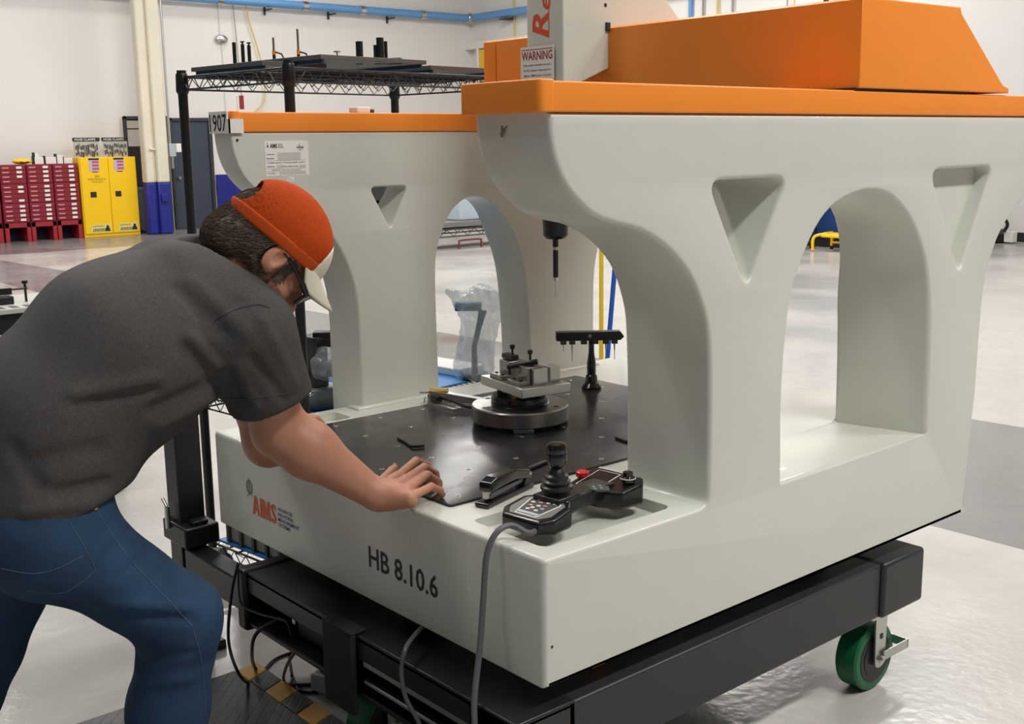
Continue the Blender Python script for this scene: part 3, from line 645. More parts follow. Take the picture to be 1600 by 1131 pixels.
# joystick controller, lying across the tray
jc = thing('joystick_controller', 'black joystick controller with emergency stop lying on the tray', 'controller', (-.19, .3, ZT))
p0 = Vector((-.158, .076, ZT - .004)); p1 = Vector((-.203, .461, ZT - .004))
d = (p1 - p0).normalized(); n_ = Vector((d.y, -d.x, 0))   # n_ towards the machine's right flank
KJ = .9
def pt(a, b, z): return p0 + d * (a * KJ) + n_ * (b * KJ) + Vector((0, 0, z * KJ))
def slab(poly, z0, z1, nm, mt_, par, bev=.008, tilt=None):
    vs = MB(); n = len(poly)
    lo = [pt(a, b, z0(a) if callable(z0) else z0) for a, b in poly]; hi = [pt(a, b, z1(a) if callable(z1) else z1) for a, b in poly]
    vs.add(lo + hi, [(i, (i + 1) % n, n + (i + 1) % n, n + i) for i in range(n)] + [tuple(reversed(range(n))), tuple(range(n, 2 * n))])
    return vs.build(nm, mt_, par, bevel=bev, seg=3)
SHELL = mat('controller_shell', (19, 19, 20), .3, coat=.2)
top1 = lambda a: .045 + a * .14
slab(rounded([(-.005, -.058), (-.005, .062), (.03, .085), (.10, .078), (.135, .05), (.135, -.05), (.105, -.085), (.03, -.085)], .012), .006, top1, 'front_shell', SHELL, jc)
slab(rounded([(.115, -.05), (.115, .05), (.22, .038), (.33, .038), (.33, -.038), (.22, -.038)], .01), lambda a: .025, lambda a: .066 - abs(a - .14) * .02, 'neck_shell', SHELL, jc)
slab(rounded([(.27, -.085), (.27, .02), (.30, .085), (.37, .095), (.40, .075), (.405, -.075), (.385, -.09)], .012), lambda a: .004, lambda a: .048 + (a - .27) * .16, 'rear_shell', SHELL, jc)
ov = slab([(.008, -.045), (.008, .048), (.035, .068), (.098, .06), (.112, .04), (.112, -.045), (.098, -.066), (.035, -.066)], lambda a: top1(a) - .001, lambda a: top1(a) + .0012, 'overlay', mat('overlay_grey', (128, 128, 126), .35), jc, 0)
sc_ = slab([(.012, -.032), (.012, .036), (.095, .05), (.109, .036), (.109, -.04), (.095, -.052)], lambda a: top1(a), lambda a: top1(a) + .0017, 'key_panel_border', WHITE, jc, 0)
slab([(.016, -.029), (.016, .033), (.093, .046), (.105, .033), (.105, -.037), (.093, -.047)], lambda a: top1(a), lambda a: top1(a) + .0021, 'key_panel', mat('panel_grey', (88, 88, 90), .25), sc_, 0)
slab([(.019, -.028), (.019, .032), (.03, .034), (.03, -.030)], lambda a: top1(a), lambda a: top1(a) + .0025, 'panel_strip', mat('strip_pale', (190, 200, 212), .3), sc_, 0)
keys = [(.042, -.015, WHITE), (.042, .012, WHITE), (.052, -.008, WHITE), (.056, .02, mat('key_pale_blue', (160, 190, 210), .3)), (.062, -.022, mat('key_peach', (220, 170, 150), .4)), (.066, 0, WHITE), (.072, .016, mat('key_rose', (200, 130, 115), .4)), (.078, -.028, WHITE), (.084, -.008, mat('key_salmon', (214, 150, 130), .4)), (.09, .012, WHITE), (.094, .03, WHITE), (.096, -.022, mat('key_blush', (226, 190, 178), .4))]
for a, b, m_ in keys: MB().cyl(pt(a, b, top1(a) + .0018), pt(a, b, top1(a) + .0032), .0052, n=12).build('key', m_, sc_)
bt = MB().cbox(pt(.135, 0, .066), (.078, .078, .014), math.atan2(d.y, d.x)).build('joystick_base', RUBBER, jc, bevel=.004)
q = pt(.135, 0, 0)
jb = MB().lathe([(.034, .07), (.037, .074), (.037, .08), (.03, .084), (.032, .088), (.033, .092), (.026, .096), (.027, .1), (.027, .104), (.02, .108), (.017, .115), (.012, .122)], (q.x, q.y, ZT), n=32).build('joystick_boot', RUBBER, jc)
MB().lathe([(.012, .12), (.016, .124), (.022, .132), (.0235, .14), (.0235, .156), (.0228, .158), (.0235, .16), (.0235, .172), (.02, .178), (.01, .18)], (q.x, q.y, ZT), n=32).build('joystick_knob', GLOSSB, jc)
q = Vector((-0.2641, 0.3669, 0.7600))
es = MB().lathe([(.023, .02), (.023, .024), (.013, .026), (.013, .040)], (q.x, q.y, ZT), n=24).build('stop_collar', mat('stop_yellow', (196, 178, 90), .4), jc)
MB().box((q.x - .03, q.y - .03, ZT + .002), (q.x + .03, q.y + .03, ZT + .022)).build('stop_mount', SHELL, jc, bevel=.006)
MB().lathe([(.011, .026), (.011, .044), (.0155, .047), (.0165, .051), (.016, .058), (.012, .061)], (q.x, q.y, ZT), n=24).build('stop_button', mat('stop_red', (196, 34, 36), .3), es)
top3 = lambda a: .048 + (a - .27) * .16
hd = slab([(.285, -.062), (.285, -.005), (.30, .012), (.385, .012), (.385, -.062)], lambda a: top3(a), lambda a: top3(a) + .001, 'display_frame', WHITE, jc, 0)
slab([(.288, -.0595), (.288, -.007), (.301, .0095), (.3825, .0095), (.3825, -.0595)], lambda a: top3(a), lambda a: top3(a) + .0014, 'display', mat('display_dark', (26, 26, 27), .25), hd, 0)
MB().cyl(pt(.325, -.005, top3(.325) + .001), pt(.325, -.005, top3(.325) + .0025), .004, n=12).build('green_lamp', mat('green_lamp', (70, 200, 60), .3, emit=((80, 230, 60), 1.5)), hd)
finish('badge', text_mesh('RENISHAW', pt(.393, -.072, top3(.393) + .0007), n_, (d + Vector((0, 0, .16))).normalized(), .06, .009, .01), WHITE, jc)
kp = slab([(.235, .03), (.235, .045), (.262, .07), (.285, .05), (.285, -.0), (.262, -.005)], lambda a: .066 - abs(a - .14) * .02 - .004, lambda a: .0655, 'speed_panel', mat('panel_green_grey', (58, 66, 62), .3), jc, .001)
for a, b in ((.245, .035), (.258, .045), (.255, .022), (.272, .03)): MB().cyl(pt(a, b, .0655), pt(a, b, .067), .003, n=10).build('key', mat('key_mint%d' % int(a * 1000), (170, 200, 190), .3), kp)
q = pt(.352, .06, 0)
kn = MB().lathe([(.016, .055), (.016, .0665), (.012, .068), (.012, .078), (.008, .08)], (q.x, q.y, ZT), n=20).build('speed_knob', GLOSSB, jc)
MB().tube([(q.x + .0185 * math.cos(t), q.y + .0185 * math.sin(t), ZT + .0635) for t in [k * .3 - 2.2 for k in range(12)]], .0012, 6).build('scale_ring', WHITE, kn)
# its cable over the edge, down to the floor
cb = [pt(.0, .05, .022), pt(-.03, .052, .024), (-.135, .03, ZT + .034), (-.142, -.005, ZT + .025), (-.147, -.03, ZT - .02), (-.15, -.04, ZT - .12), (-.14, -.06, ZT - .22), (-.118, -.095, ZT - .32), (-.10, -.11, .36), (-.09, -.12, .22), (-.10, -.16, .08), (-.16, -.2, .012), (-.3, -.22, .008), (-.5, -.1, .008)]
tag(MB().tube(catmull(cb, 8), .0068, 10).build('controller_cable', GREYC, loc=(-.135, -.03, 0)), 'grey cable hanging from the joystick controller down the front of the machine', 'cable')
tag(MB().tube(catmull([(-0.4478, 0.0200, 0.4605), (-0.4234, -0.0300, 0.4559), (-0.3780, -0.0900, 0.4532), (-0.3819, -0.1000, 0.4029), (-0.3674, -0.1000, 0.3416), (-0.3171, -0.1000, 0.2962), (-0.2841, -0.1000, 0.2165), (-.42, -.12, .012)], 8), .0055, 8).build('stand_cable', GREYC, loc=(-.45, -.1, 0)), 'grey cable hanging out under the front of the machine left of the controller cable', 'cable')
# black leads hanging from the stand's left end
cabs = [([(-1.1841, -0.0950, 0.4378), (-1.2046, -0.1100, 0.3495), (-1.2449, -0.1100, 0.1900), (-1.1961, -0.1100, 0.1080), (-1.3058, -0.0217, 0.0060), (-1.3410, 0.0405, 0.0060), (-1.3939, 0.1141, 0.0060), (-1.4005, 0.1751, 0.0060)], 'black lead hanging from the left end of the stand to the floor', .0048),
        ([(-1.0126, -0.0600, 0.3190), (-1.0705, -0.1000, 0.2743), (-1.1186, -0.1000, 0.2103), (-1.3703, 0.0345, 0.0080), (-1.2331, 0.0462, 0.0060), (-1.1480, 0.1279, 0.0060), (-1.0530, 0.2023, 0.0060)], 'dark blue-black lead curving out under the middle of the stand', .0055),
        ([(-1.0214, -0.0216, 0.2000), (-1.1528, 0.0233, 0.1000), (-1.2515, 0.0631, 0.0060), (-1.2102, 0.0592, 0.0060), (-1.2608, 0.0970, 0.0060), (-1.1852, 0.0503, 0.1000)], 'black lead loop lying on the floor below the stand', .0048),
        ([(-1.1007, 0.0053, 0.1600), (-1.2738, 0.1025, 0.0100), (-1.1606, 0.0653, 0.0060), (-1.1126, 0.1064, 0.0060), (-1.1504, 0.1561, 0.0060)], 'short black lead running to the white plug under the stand', .0048)]
for pts, lab, r in cabs:
    tag(MB().tube(catmull(pts, 8), r, 8).build('black_lead', RUBBER, loc=pts[-1]), lab, 'cable', 'leads under the stand')
wl_ = (-1.1799, -0.0980, 0.4245)
tag(MB().tube(catmull([wl_, (-1.1727, -0.1000, 0.3275), (-1.0872, -0.0980, 0.3213), (-0.9742, -0.0960, 0.3400), (-0.9258, -0.0940, 0.3441), (-0.9089, -0.0900, 0.3120)], 8), .003, 6).build('sensor_lead', RUBBER, loc=wl_), 'thin black lead with silver plug draped across the front of the stand', 'cable')
pb = thing('power_plug', 'white plug block with a black top on the floor under the stand', 'plug', (-1.0877, 0.1216, 0.0000))
c_ = Vector((-1.1025, 0.1351, 0.0000)); MB().cbox(c_ + Vector((0, 0, .03)), (.10, .07, .06), .3).build('plug_block', mat('plug_white', (176, 172, 164), .5), pb, bevel=.012, seg=3)
MB().cyl(c_ + Vector((-.02, .0, .06)), c_ + Vector((-.03, 0, .12)), .018, n=14).build('plug_cap', RUBBER, pb)
# anti-fatigue mat with striped edge
def mat_material():
    m = bpy.data.materials.new('diamond_mat'); m.use_nodes = True; nt = m.node_tree; b = nt.nodes['Principled BSDF']
    b.inputs['Base Color'].default_value = lin((40, 40, 40)); b.inputs['Roughness'].default_value = .42
    tc = nt.nodes.new('ShaderNodeTexCoord'); mp = nt.nodes.new('ShaderNodeMapping'); mp.inputs['Rotation'].default_value = (0, 0, .785)
    nt.links.new(tc.outputs['Object'], mp.inputs[0]); v = nt.nodes.new('ShaderNodeTexVoronoi'); v.distance = 'CHEBYCHEV'; v.inputs['Scale'].default_value = 34; v.inputs['Randomness'].default_value = 0
    nt.links.new(mp.outputs[0], v.inputs['Vector']); bp = nt.nodes.new('ShaderNodeBump'); bp.invert = True; bp.inputs['Strength'].default_value = .9; bp.inputs['Distance'].default_value = .006
    nt.links.new(v.outputs['Distance'], bp.inputs['Height']); nt.links.new(bp.outputs[0], b.inputs['Normal']); return m
MATM = mat_material()
fm = thing('floor_mat', 'black diamond-pattern floor mat with yellow striped edge under the man', 'mat', (-.75, -.5, 0))
MB().box((-1.40, -1.25, 0), (-.1, -.02, .012)).build('mat_body', MATM, fm, bevel=.005)
YM = mat('mat_yellow', (190, 138, 30), .45, bump=(60, .4))
for i in range(14):
    x0 = -1.40 + i * .0929
    MB().prism([(x0 + .0, -.02), (x0 + .0929, -.02), (x0 + .0929 - .03, .055), (x0 - .03 if i else x0, .055)], (0, 0, 0), (1, 0, 0), (0, 1, 0), (0, 0, .0122)).build('edge_stripe', YM if i % 2 == 0 else MATM, fm, bevel=.004)

# ------------------------------------------------------------------ wire rack behind the machine's left wall
rk = thing('wire_rack', 'black wire shelving rack on casters behind the left wall of the machine', 'rack', (-1.93, .82, 0))
ra = .111; e1 = Vector((math.cos(ra), math.sin(ra), 0)); e2 = Vector((-math.sin(ra), math.cos(ra), 0)); rp = Vector((-2.182, .297, 0)); RA_, RB_ = .616, .975
def rpt(a, b, z): return rp + e1 * a + e2 * b + Vector((0, 0, z))
for a, b in ((0, 0), (RA_, 0), (0, RB_), (RA_, RB_)):
    po_ = MB().cyl(rpt(a, b, .12), rpt(a, b, 1.855), .0165, n=14).build('post', BLACKP, rk)
    MB().lathe([(.018, 1.775), (.0225, 1.785), (.0205, 1.84), (.0185, 1.845)], rpt(a, b, 0), n=16).build('shelf_collar', RUBBER, po_)
    cpt = lambda z, a=a, b=b: rpt(a, b, z) + Vector((.012, .022, 0))
    w_ = MB().lathe([(.03, -.014), (.048, -.014), (.05, -.01), (.05, .01), (.048, .014), (.03, .014)], cpt(.05), e1, n=24).build('caster_wheel', mat('caster_grey%d' % int(a * 10 + b * 100), (96, 98, 98), .5), rk)
    f_ = MB(); f_.cyl(cpt(.1), cpt(.125), .03, n=16); f_.box((-.019, -.02, .045), (-.0155, .02, .11), Matrix.Translation(cpt(0)) @ Matrix.Rotation(ra, 4, 'Z')); f_.box((.0155, -.02, .045), (.019, .02, .11), Matrix.Translation(cpt(0)) @ Matrix.Rotation(ra, 4, 'Z')); f_.cyl(cpt(.05) - e1 * .022, cpt(.05) + e1 * .022, .008, n=8)
    f_.build('caster_fork', ZINC, w_)
def truss(A, B, z, nm, par):
    m = MB(); m.cyl(A + Vector((0, 0, z)), B + Vector((0, 0, z)), .0042, n=8); m.cyl(A + Vector((0, 0, z - .042)), B + Vector((0, 0, z - .042)), .0034, n=8)
    n = max(4, int((B - A).length / .036)); pts = []
    for i in range(n + 1): pts.append(A.lerp(B, i / n) + Vector((0, 0, z - (.042 if i % 2 else .0))))
    m.tube(pts, .0022, 5); return m.build(nm, BLACKP, par)
def shelf(z):
    P = [rpt(a, b, 0) for a, b in ((0, 0), (RA_, 0), (RA_, RB_), (0, RB_))]
    fr = truss(P[0], P[1], z, 'shelf_edge', rk)
    for i in (1, 2, 3): truss(P[i], P[(i + 1) % 4], z, 'shelf_edge', rk)
    wr = MB()
    for i in range(1, 38): wr.cyl(rpt(0, RB_ * i / 38, z), rpt(RA_, RB_ * i / 38, z), .0018, n=5, caps=False)
    for k in (.25, .5, .75):
        wr.cyl(rpt(RA_ * k, 0, z - .006), rpt(RA_ * k, RB_, z - .006), .0035, n=6)
        A, B = rpt(RA_ * k, 0, 0), rpt(RA_ * k, RB_, 0); n = 27
        wr.tube([A.lerp(B, i / n) + Vector((0, 0, z - (.036 if i % 2 else .006))) for i in range(n + 1)], .002, 5)
    wr.build('wire_grid', BLACKP, rk)
ZS = (1.832, .70, .14)
for z in ZS: shelf(z)
# fixture plates lying on the top shelf
PL = mat('anodised_plate', (92, 94, 92), .45, noise=(8, .08))
def fplate(lab, a0, a1, b0, b1, z, th=.014):
    t = thing('fixture_plate', lab, 'plate', rpt((a0 + a1) / 2, (b0 + b1) / 2, z), 'plates on the top shelf')
    Mx = Matrix.Translation(rp) @ Matrix.Rotation(ra, 4, 'Z')
    MB().box((a0, b0, z), (a1, b1, z + th), Mx).build('plate', PL, t, bevel=.001)
    fl_ = mat('plate_blue_film%d' % len(ORG), (34, 70, 104), .5)
    for b in (b0 + .012, b1 - .02): MB().box((a0 + .01, b, z - .012), (a1 - .01, b + .008, z), Mx).build('rib', fl_, t)
    return t
zt_ = 1.832 + .018
fa = fplate('dark plate with three slim pins at the left end of the top shelf', .03, .45, .02, .28, zt_)
fb_ = fplate('long dark plate with two tall rods in the middle of the top shelf', .12, .60, .14, .60, zt_ + .016)
fc = fplate('flat dark plate with thick posts at the right end of the top shelf', .18, .60, .62, .95, zt_)
zz = zt_ + .014
def post(px, py, z0, z1, r, par, nm='pin', mt_=None, cap=False):
    m = MB(); m.cyl((px, py, z0), (px, py, z1), r, n=14)
    if cap: m.cyl((px, py, z1), (px, py, z1 + .006), r * .5, n=10); m.cyl((px, py, z1 + .006), (px, py, z1 + .010), r * 1.15, n=12)
    return m.build(nm, mt_ or RUBBER, par)
post(-2.02, .419, zz, 1.943, .0065, fa); post(-2.0, .44, zz, 1.936, .0062, fa, cap=True); post(-1.985, .456, zz, 1.932, .0062, fa, cap=True)
z2 = zz + .016
for x, y, z1 in ((-1.93, .52, 1.957), (-1.878, .585, 1.984)):
    post(x, y, z2, z2 + .02, .0055, fb_, 'rod_foot'); post(x, y, z2 + .02, z2 + .035, .0058, fb_, 'rod_clamp', ORANGE); post(x, y, z2 + .035, z1, .0038, fb_, 'rod', STEEL)
    m = MB(); m.tube([(x, y, z2 + .03), (x + .02, y + .018, z2 + .022), (x + .028, y + .025, z2)], .003, 6); m.build('rod_arm', RUBBER, fb_)
m = MB(); m.cyl((-1.80, .69, z2), (-1.80, .69, z2 + .028), .003, n=8); m.cyl((-1.80, .69, z2 + .026), (-1.80, .69, z2 + .03), .012, n=10); m.build('wing_screw', ZINC, fb_)
MB().cbox((-1.815, .67, z2 + .008), (.035, .014, .012), .5).build('toggle_clamp', RUBBER, fb_, bevel=.002)
post(-1.74, .742, z2 - .016, 1.94, .0125, fc, 'post'); post(-1.708, .785, z2 - .016, 1.928, .006, fc, 'post'); post(-1.70, .80, z2 - .016, 1.952, .013, fc, 'post'); post(-1.688, .815, z2 - .016, 1.94, .006, fc, 'post')
MB().cbox((-1.672, .84, z2 - .006), (.05, .02, .022), .6).build('toggle_clamp', RUBBER, fc, bevel=.002)
MB().cbox((-1.66, .88, z2 - .008), (.02, .02, .012), .6).build('nut', DKGREY, fc)
sn = thing('rail_sensor', 'small white and grey sensor block on top of the left orange rail', 'sensor', (-1.47, .55, 1.692))
MB().box((-1.50, .535, 1.692), (-1.45, .585, 1.712)).build('housing', WHITE, sn, bevel=.004); MB().box((-1.50, .585, 1.692), (-1.45, .60, 1.705)).build('lens', DKGREY, sn, bevel=.003)
# middle shelf
Mx = Matrix.Translation(rp) @ Matrix.Rotation(ra, 4, 'Z'); zm = .70 + .004
def liner(z, lab): tag(MB().box((.02, .02, z), (RA_ - .02, RB_ - .02, z + .006), Mx).build('shelf_liner', BLUEPAD, loc=rpt(.3, .5, z)), lab, 'liner', 'blue shelf liners')
liner(zm, 'blue sheet lining the middle shelf of the wire rack'); liner(.144, 'blue sheet lining the bottom shelf of the wire rack')
zm += .006
tag(MB().box((.18, .80, zm), (.52, .94, zm + .03), Mx).build('foam_slab', mat('white_foam', (232, 230, 225), .8), loc=rpt(.3, .87, zm), bevel=.004), 'flat white foam slab lying on the blue shelf sheet', 'foam')
gb = thing('corrugated_bin', 'grey ribbed bin standing on the bottom shelf of the wire rack', 'bin', rpt(.3, .3, .152))
MB().box((.045, .03, .152), (.56, .8, .50), Mx).build('bin_body', mat('bin_grey', (126, 124, 116), .6), gb, bevel=.01)
for i in range(9): MB().box((.03 + .0, .09 + i * .08, .155), (.045, .105 + i * .08, .49), Mx).build('rib', mat('bin_rib%d' % i, (110, 108, 102), .6), gb)
for i in range(6): MB().box((.07 + i * .08, .018, .155), (.085 + i * .08, .03, .49), Mx).build('rib', mat('bin_ribf%d' % i, (60, 60, 58), .6), gb)
cv = thing('clamp_vise', 'black clamp vise on the middle shelf beside the rack post', 'vise', rpt(.42, .28, zm))
q = Vector((-1.72, .50, zm))
m = MB(); m.cbox(q + Vector((0, 0, .15)), (.07, .06, .16), ra); m.build('vise_body', DKGREY, cv, bevel=.004)
m = MB(); m.cbox(q + Vector((-.005, 0, .235)), (.10, .07, .02), ra); m.cbox(q + Vector((.05, .05, .25)), (.14, .05, .022), .9); m.cbox(q + Vector((.03, .02, .225)), (.08, .05, .03), .9); m.build('vise_jaw', RUBBER, cv, bevel=.003)
m = MB(); m.cyl(q + Vector((.07, .075, .25)), q + Vector((.07, .075, .295)), .005, n=8); m.cyl(q + Vector((.07, .075, .283)), q + Vector((.07, .075, .297)), .013, n=12); m.build('knob', RUBBER, cv)
MB().cbox(q + Vector((0, 0, .035)), (.14, .12, .07), ra).build('vise_box', mat('steel_box', (150, 150, 148), .4, .4), cv, bevel=.003)
tag(MB().tube(catmull([(-1.7800, 0.4123, 1.0010), (-1.7800, 0.4325, 0.9655), (-1.7800, 0.4386, 0.8979), (-1.7800, 0.4348, 0.8311)], 6), .006, 8).build('black_hose', RUBBER, loc=rpt(.3, .1, zm)), 'black hose curving down behind the man onto the rack', 'hose')
m_ = MB(); q2 = Vector((-1.7800, 0.4308, 0.8047)); m_.cbox(q2, (.06, .06, .05), .2); tag(m_.build('black_socket_box', RUBBER, loc=q2, bevel=.006), 'small black socket box at the end of the black hose', 'box')

# ------------------------------------------------------------------ smooth bodies: distance fields turned into meshes
def rcone(P, a, b, ra, rb):
    a = np.asarray(a, np.float32); b = np.asarray(b, np.float32); ab = b - a
    t = np.clip(((P - a) @ ab) / (ab @ ab), 0, 1)
    return np.linalg.norm(P - a - t[:, None] * ab, axis=1) - (ra + (rb - ra) * t)
def ellip(P, c, r, A=None):
    q = P - np.asarray(c, np.float32)
    if A is not None: q = q @ np.asarray(A, np.float32).T
    r = np.asarray(r, np.float32)
    k0 = np.linalg.norm(q / r, axis=1); k1 = np.linalg.norm(q / (r * r), axis=1)
    return k0 * (k0 - 1) / np.maximum(k1, 1e-6)
def smin(a, b, k):
    h = np.clip(.5 + .5 * (b - a) / k, 0, 1); return b + (a - b) * h - k * h * (1 - h)
def smax(a, b, k): return -smin(-a, -b, k)
def seg_dist(P, a, b):
    a = np.asarray(a, np.float32); b = np.asarray(b, np.float32); ab = b - a
    t = np.clip(((P - a) @ ab) / (ab @ ab), 0, 1); return np.linalg.norm(P - a - t[:, None] * ab, axis=1)
def waves(P, s, seed):
    rs = np.random.RandomState(seed); d = np.zeros(len(P), np.float32)
    for i in range(5):
        v = rs.normal(size=3); v /= np.linalg.norm(v); d += np.sin(P @ (v * s * (1 + .5 * i)).astype(np.float32) + rs.rand() * 6.28) / (1 + .6 * i)
    return d / 2.2
def field_mesh(fn, lo, hi, h, name='field', B=8):
    """surface nets over the cells near the zero level of fn"""
    lo = np.asarray(lo, float); n = np.maximum(np.ceil((np.asarray(hi, float) - lo) / (h * B)).astype(int), 1)
    g = np.stack(np.meshgrid(*[np.arange(k) for k in n], indexing='ij'), -1).reshape(-1, 3)
    d = fn((lo + (g + .5) * h * B).astype(np.float32)); g = g[np.abs(d) < h * B * 1.15]
    off = np.stack(np.meshgrid(*[np.arange(B + 1)] * 3, indexing='ij'), -1).reshape(-1, 3)
    D = {}
    S = n * B + 2
    idx_all = []; val_all = []
    for s in range(0, len(g), 400):
        gg = g[s:s + 400]; ijk = (gg[:, None, :] * B + off[None]).reshape(-1, 3)
        idx_all.append((ijk[:, 0] * S[1] + ijk[:, 1]) * S[2] + ijk[:, 2]); val_all.append(fn((lo + ijk * h).astype(np.float32)))
    key, u = np.unique(np.concatenate(idx_all), return_index=True); val = np.concatenate(val_all)[u]
    co = off[(off < B).all(1)]
    cell = (g[:, None, :] * B + co[None]).reshape(-1, 3)
    def look(ijk):
        k = (ijk[:, 0] * S[1] + ijk[:, 1]) * S[2] + ijk[:, 2]; p = np.searchsorted(key, k); p = np.minimum(p, len(key) - 1); return val[p], key[p] == k
    cr = np.array([[0, 0, 0], [1, 0, 0], [0, 1, 0], [1, 1, 0], [0, 0, 1], [1, 0, 1], [0, 1, 1], [1, 1, 1]])
    V = np.stack([look(cell + c)[0] for c in cr], 1)
    act = (V.min(1) < 0) & (V.max(1) >= 0); cell = cell[act]; V = V[act]
    ed = [(0, 1), (2, 3), (4, 5), (6, 7), (0, 2), (1, 3), (4, 6), (5, 7), (0, 4), (1, 5), (2, 6), (3, 7)]
    acc = np.zeros((len(cell), 3)); cnt = np.zeros(len(cell))
    for a, b in ed:
        m = (V[:, a] < 0) != (V[:, b] < 0); t = V[:, a] / np.where(m, V[:, a] - V[:, b], 1)
        acc += np.where(m[:, None], cr[a] + t[:, None] * (cr[b] - cr[a]), 0); cnt += m
    verts = lo + (cell + acc / cnt[:, None]) * h
    ck = (cell[:, 0] * S[1] + cell[:, 1]) * S[2] + cell[:, 2]; so = np.argsort(ck); cks = ck[so]
    faces = []
    for ax in range(3):
        e = np.zeros(3, int); e[ax] = 1; v0 = V[:, 0]; v1 = V[:, [1, 2, 4][ax]]
        m = (v0 < 0) != (v1 < 0); c = cell[m]; flip = v0[m] < 0
        a1, a2 = [(1, 2), (2, 0), (0, 1)][ax]; o1 = np.zeros(3, int); o1[a1] = 1; o2 = np.zeros(3, int); o2[a2] = 1
        q = []; ok = np.ones(len(c), bool)
        for cc in (c, c - o1, c - o1 - o2, c - o2):
            k = (cc[:, 0] * S[1] + cc[:, 1]) * S[2] + cc[:, 2]; p = np.minimum(np.searchsorted(cks, k), len(cks) - 1); ok &= cks[p] == k; q.append(so[p])
        q = np.stack(q, 1); q = np.where(flip[:, None], q, q[:, ::-1]); faces.append(q[ok])
    faces = np.concatenate(faces)
    me = bpy.data.meshes.new(name); me.vertices.add(len(verts)); me.vertices.foreach_set('co', verts.astype(np.float32).ravel())
    me.loops.add(len(faces) * 4); me.loops.foreach_set('vertex_index', faces.astype(np.int32).ravel())
    me.polygons.add(len(faces)); me.polygons.foreach_set('loop_start', np.arange(len(faces), dtype=np.int32) * 4); me.polygons.foreach_set('loop_total', np.full(len(faces), 4, np.int32))
    me.update(calc_edges=True); me.validate(); return me

# plastic-wrapped stand on the middle shelf, bag beside the vise
pw = thing('wrapped_stand', 'slim stand wrapped in clear plastic on the blue shelf sheet', 'stand', (-1.72, 1.20, zm))
c_ = Vector((-1.6884, 1.1758, 0.7150))
def P_(u, v, off=0): return c_
w0 = np.array(c_); ax_r = np.array((.651, .759, 0)); ax_f = np.array((-.76, .65, 0))
def wp_(r, z, f=0): return w0 + ax_r * r + ax_f * f + np.array((0, 0, z))
def wrap(P):
    d = rcone(P, wp_(.0, .05), wp_(.02, .20), .075, .06); d = smin(d, rcone(P, wp_(.02, .2), wp_(.03, .26), .065, .095), .03)
    d = smin(d, rcone(P, wp_(.03, .26), wp_(-.09, .33), .07, .012), .03); d = smax(d, -(P[:, 2] - zm - .003), .01)
    return d + .008 * waves(P, 55, 3) + .005 * waves(P, 130, 6)
finish('plastic_wrap', field_mesh(wrap, w0 - .25, w0 + np.array((.25, .25, .45)), .006), CLEARB, pw, smooth=18)
m = MB(); m.cyl(wp_(0, 0), wp_(0, .02), .05, n=20); m.tube([wp_(.0, .02), wp_(.0, .12), wp_(.02, .2), wp_(.035, .26)], [.012, .01, .011, .016], 10); m.build('stand_core', DKGREY, pw)
m = MB(); m.cbox(wp_(-.02, .275), (.10, .05, .03), .86); m.build('stand_head', mat('teal_grey', (84, 110, 112), .5), pw, bevel=.004)
bg = thing('plastic_bag', 'crumpled clear plastic bag on the middle shelf behind the left pillar', 'bag', (-1.66, .62, zm))
b0 = np.array((-1.6800, 0.5330, 0.8540))
def bagf(P):
    d = ellip(P, b0, (.05, .07, .055)); d = smin(d, rcone(P, b0 + (0, 0, .05), b0 + (.0, .02, .085), .035, .01), .03)
    return d + .007 * waves(P, 60, 5) + .004 * waves(P, 140, 7)
finish('bag_film', field_mesh(bagf, b0 - .16, b0 + .16, .007), CLEARB, bg, smooth=20)
MB().cbox(b0 + np.array((0, 0, -.01)), (.06, .08, .05), .3).build('packed_part', mat('packed_grey', (150, 154, 156), .5), bg, bevel=.006)
g2 = np.array((-1.6600, 0.4974, 0.7458))
tag(finish('plastic_sleeve', field_mesh(lambda P: ellip(P, g2, (.05, .10, .035)) + .006 * waves(P, 50, 8), g2 - .18, g2 + .18, .008), mat('sleeve_dark', (90, 98, 104), .15, alpha=.8, bump=(18, .8)), loc=g2, smooth=20), 'dark part in a clear plastic sleeve under the crumpled bag', 'bag')

# ------------------------------------------------------------------ along the left wall: cabinets
RED = mat('red_cabinet', (132, 22, 40), .45, noise=(3, .05)); REDL = mat('red_stand', (158, 36, 48), .45); PINK = mat('pink_card', (214, 140, 150), .6)
def red_tower(y0, lab):
    t = thing('drawer_cabinet', lab, 'cabinet', (-19.35, y0 + .22, 0), 'red drawer cabinets by the wall'); y1 = y0 + .435
    for u in range(3):
        z0 = .335 + u * .333
        MB().box((-19.6, y0, z0), (-19.16, y1, z0 + .331)).build('housing', RED, t, bevel=.004)
        for k in range(4):
            z = z0 + .012 + k * .0775
            dr = MB().box((-19.17, y0 + .012, z), (-19.148, y1 - .012, z + .071)).build('drawer', RED, t, bevel=.004)
            MB().box((-19.149, y0 + .04, z + .026), (-19.145, y0 + .15, z + .046)).build('drawer_pull', PINK, dr)
            if random.random() < .93: MB().box((-19.149, y1 - .16, z + .018), (-19.144, y1 - .07, z + .058)).build('card', WHITE, dr)
    s_ = MB(); s_.box((-19.6, y0, 0), (-19.15, y0 + .07, .333)); s_.box((-19.6, y1 - .07, 0), (-19.15, y1, .333)); s_.box((-19.6, y0, .25), (-19.15, y1, .333)); s_.build('stand', REDL, t, bevel=.004)
    MB().box((-19.62, y0, .0), (-19.6, y1, .3)).build('stand_shade_sheet', mat('stand_shadow%d' % len(ORG), (28, 34, 62), .6), t)  # dark sheet paints the shade inside the open stand, no real panel
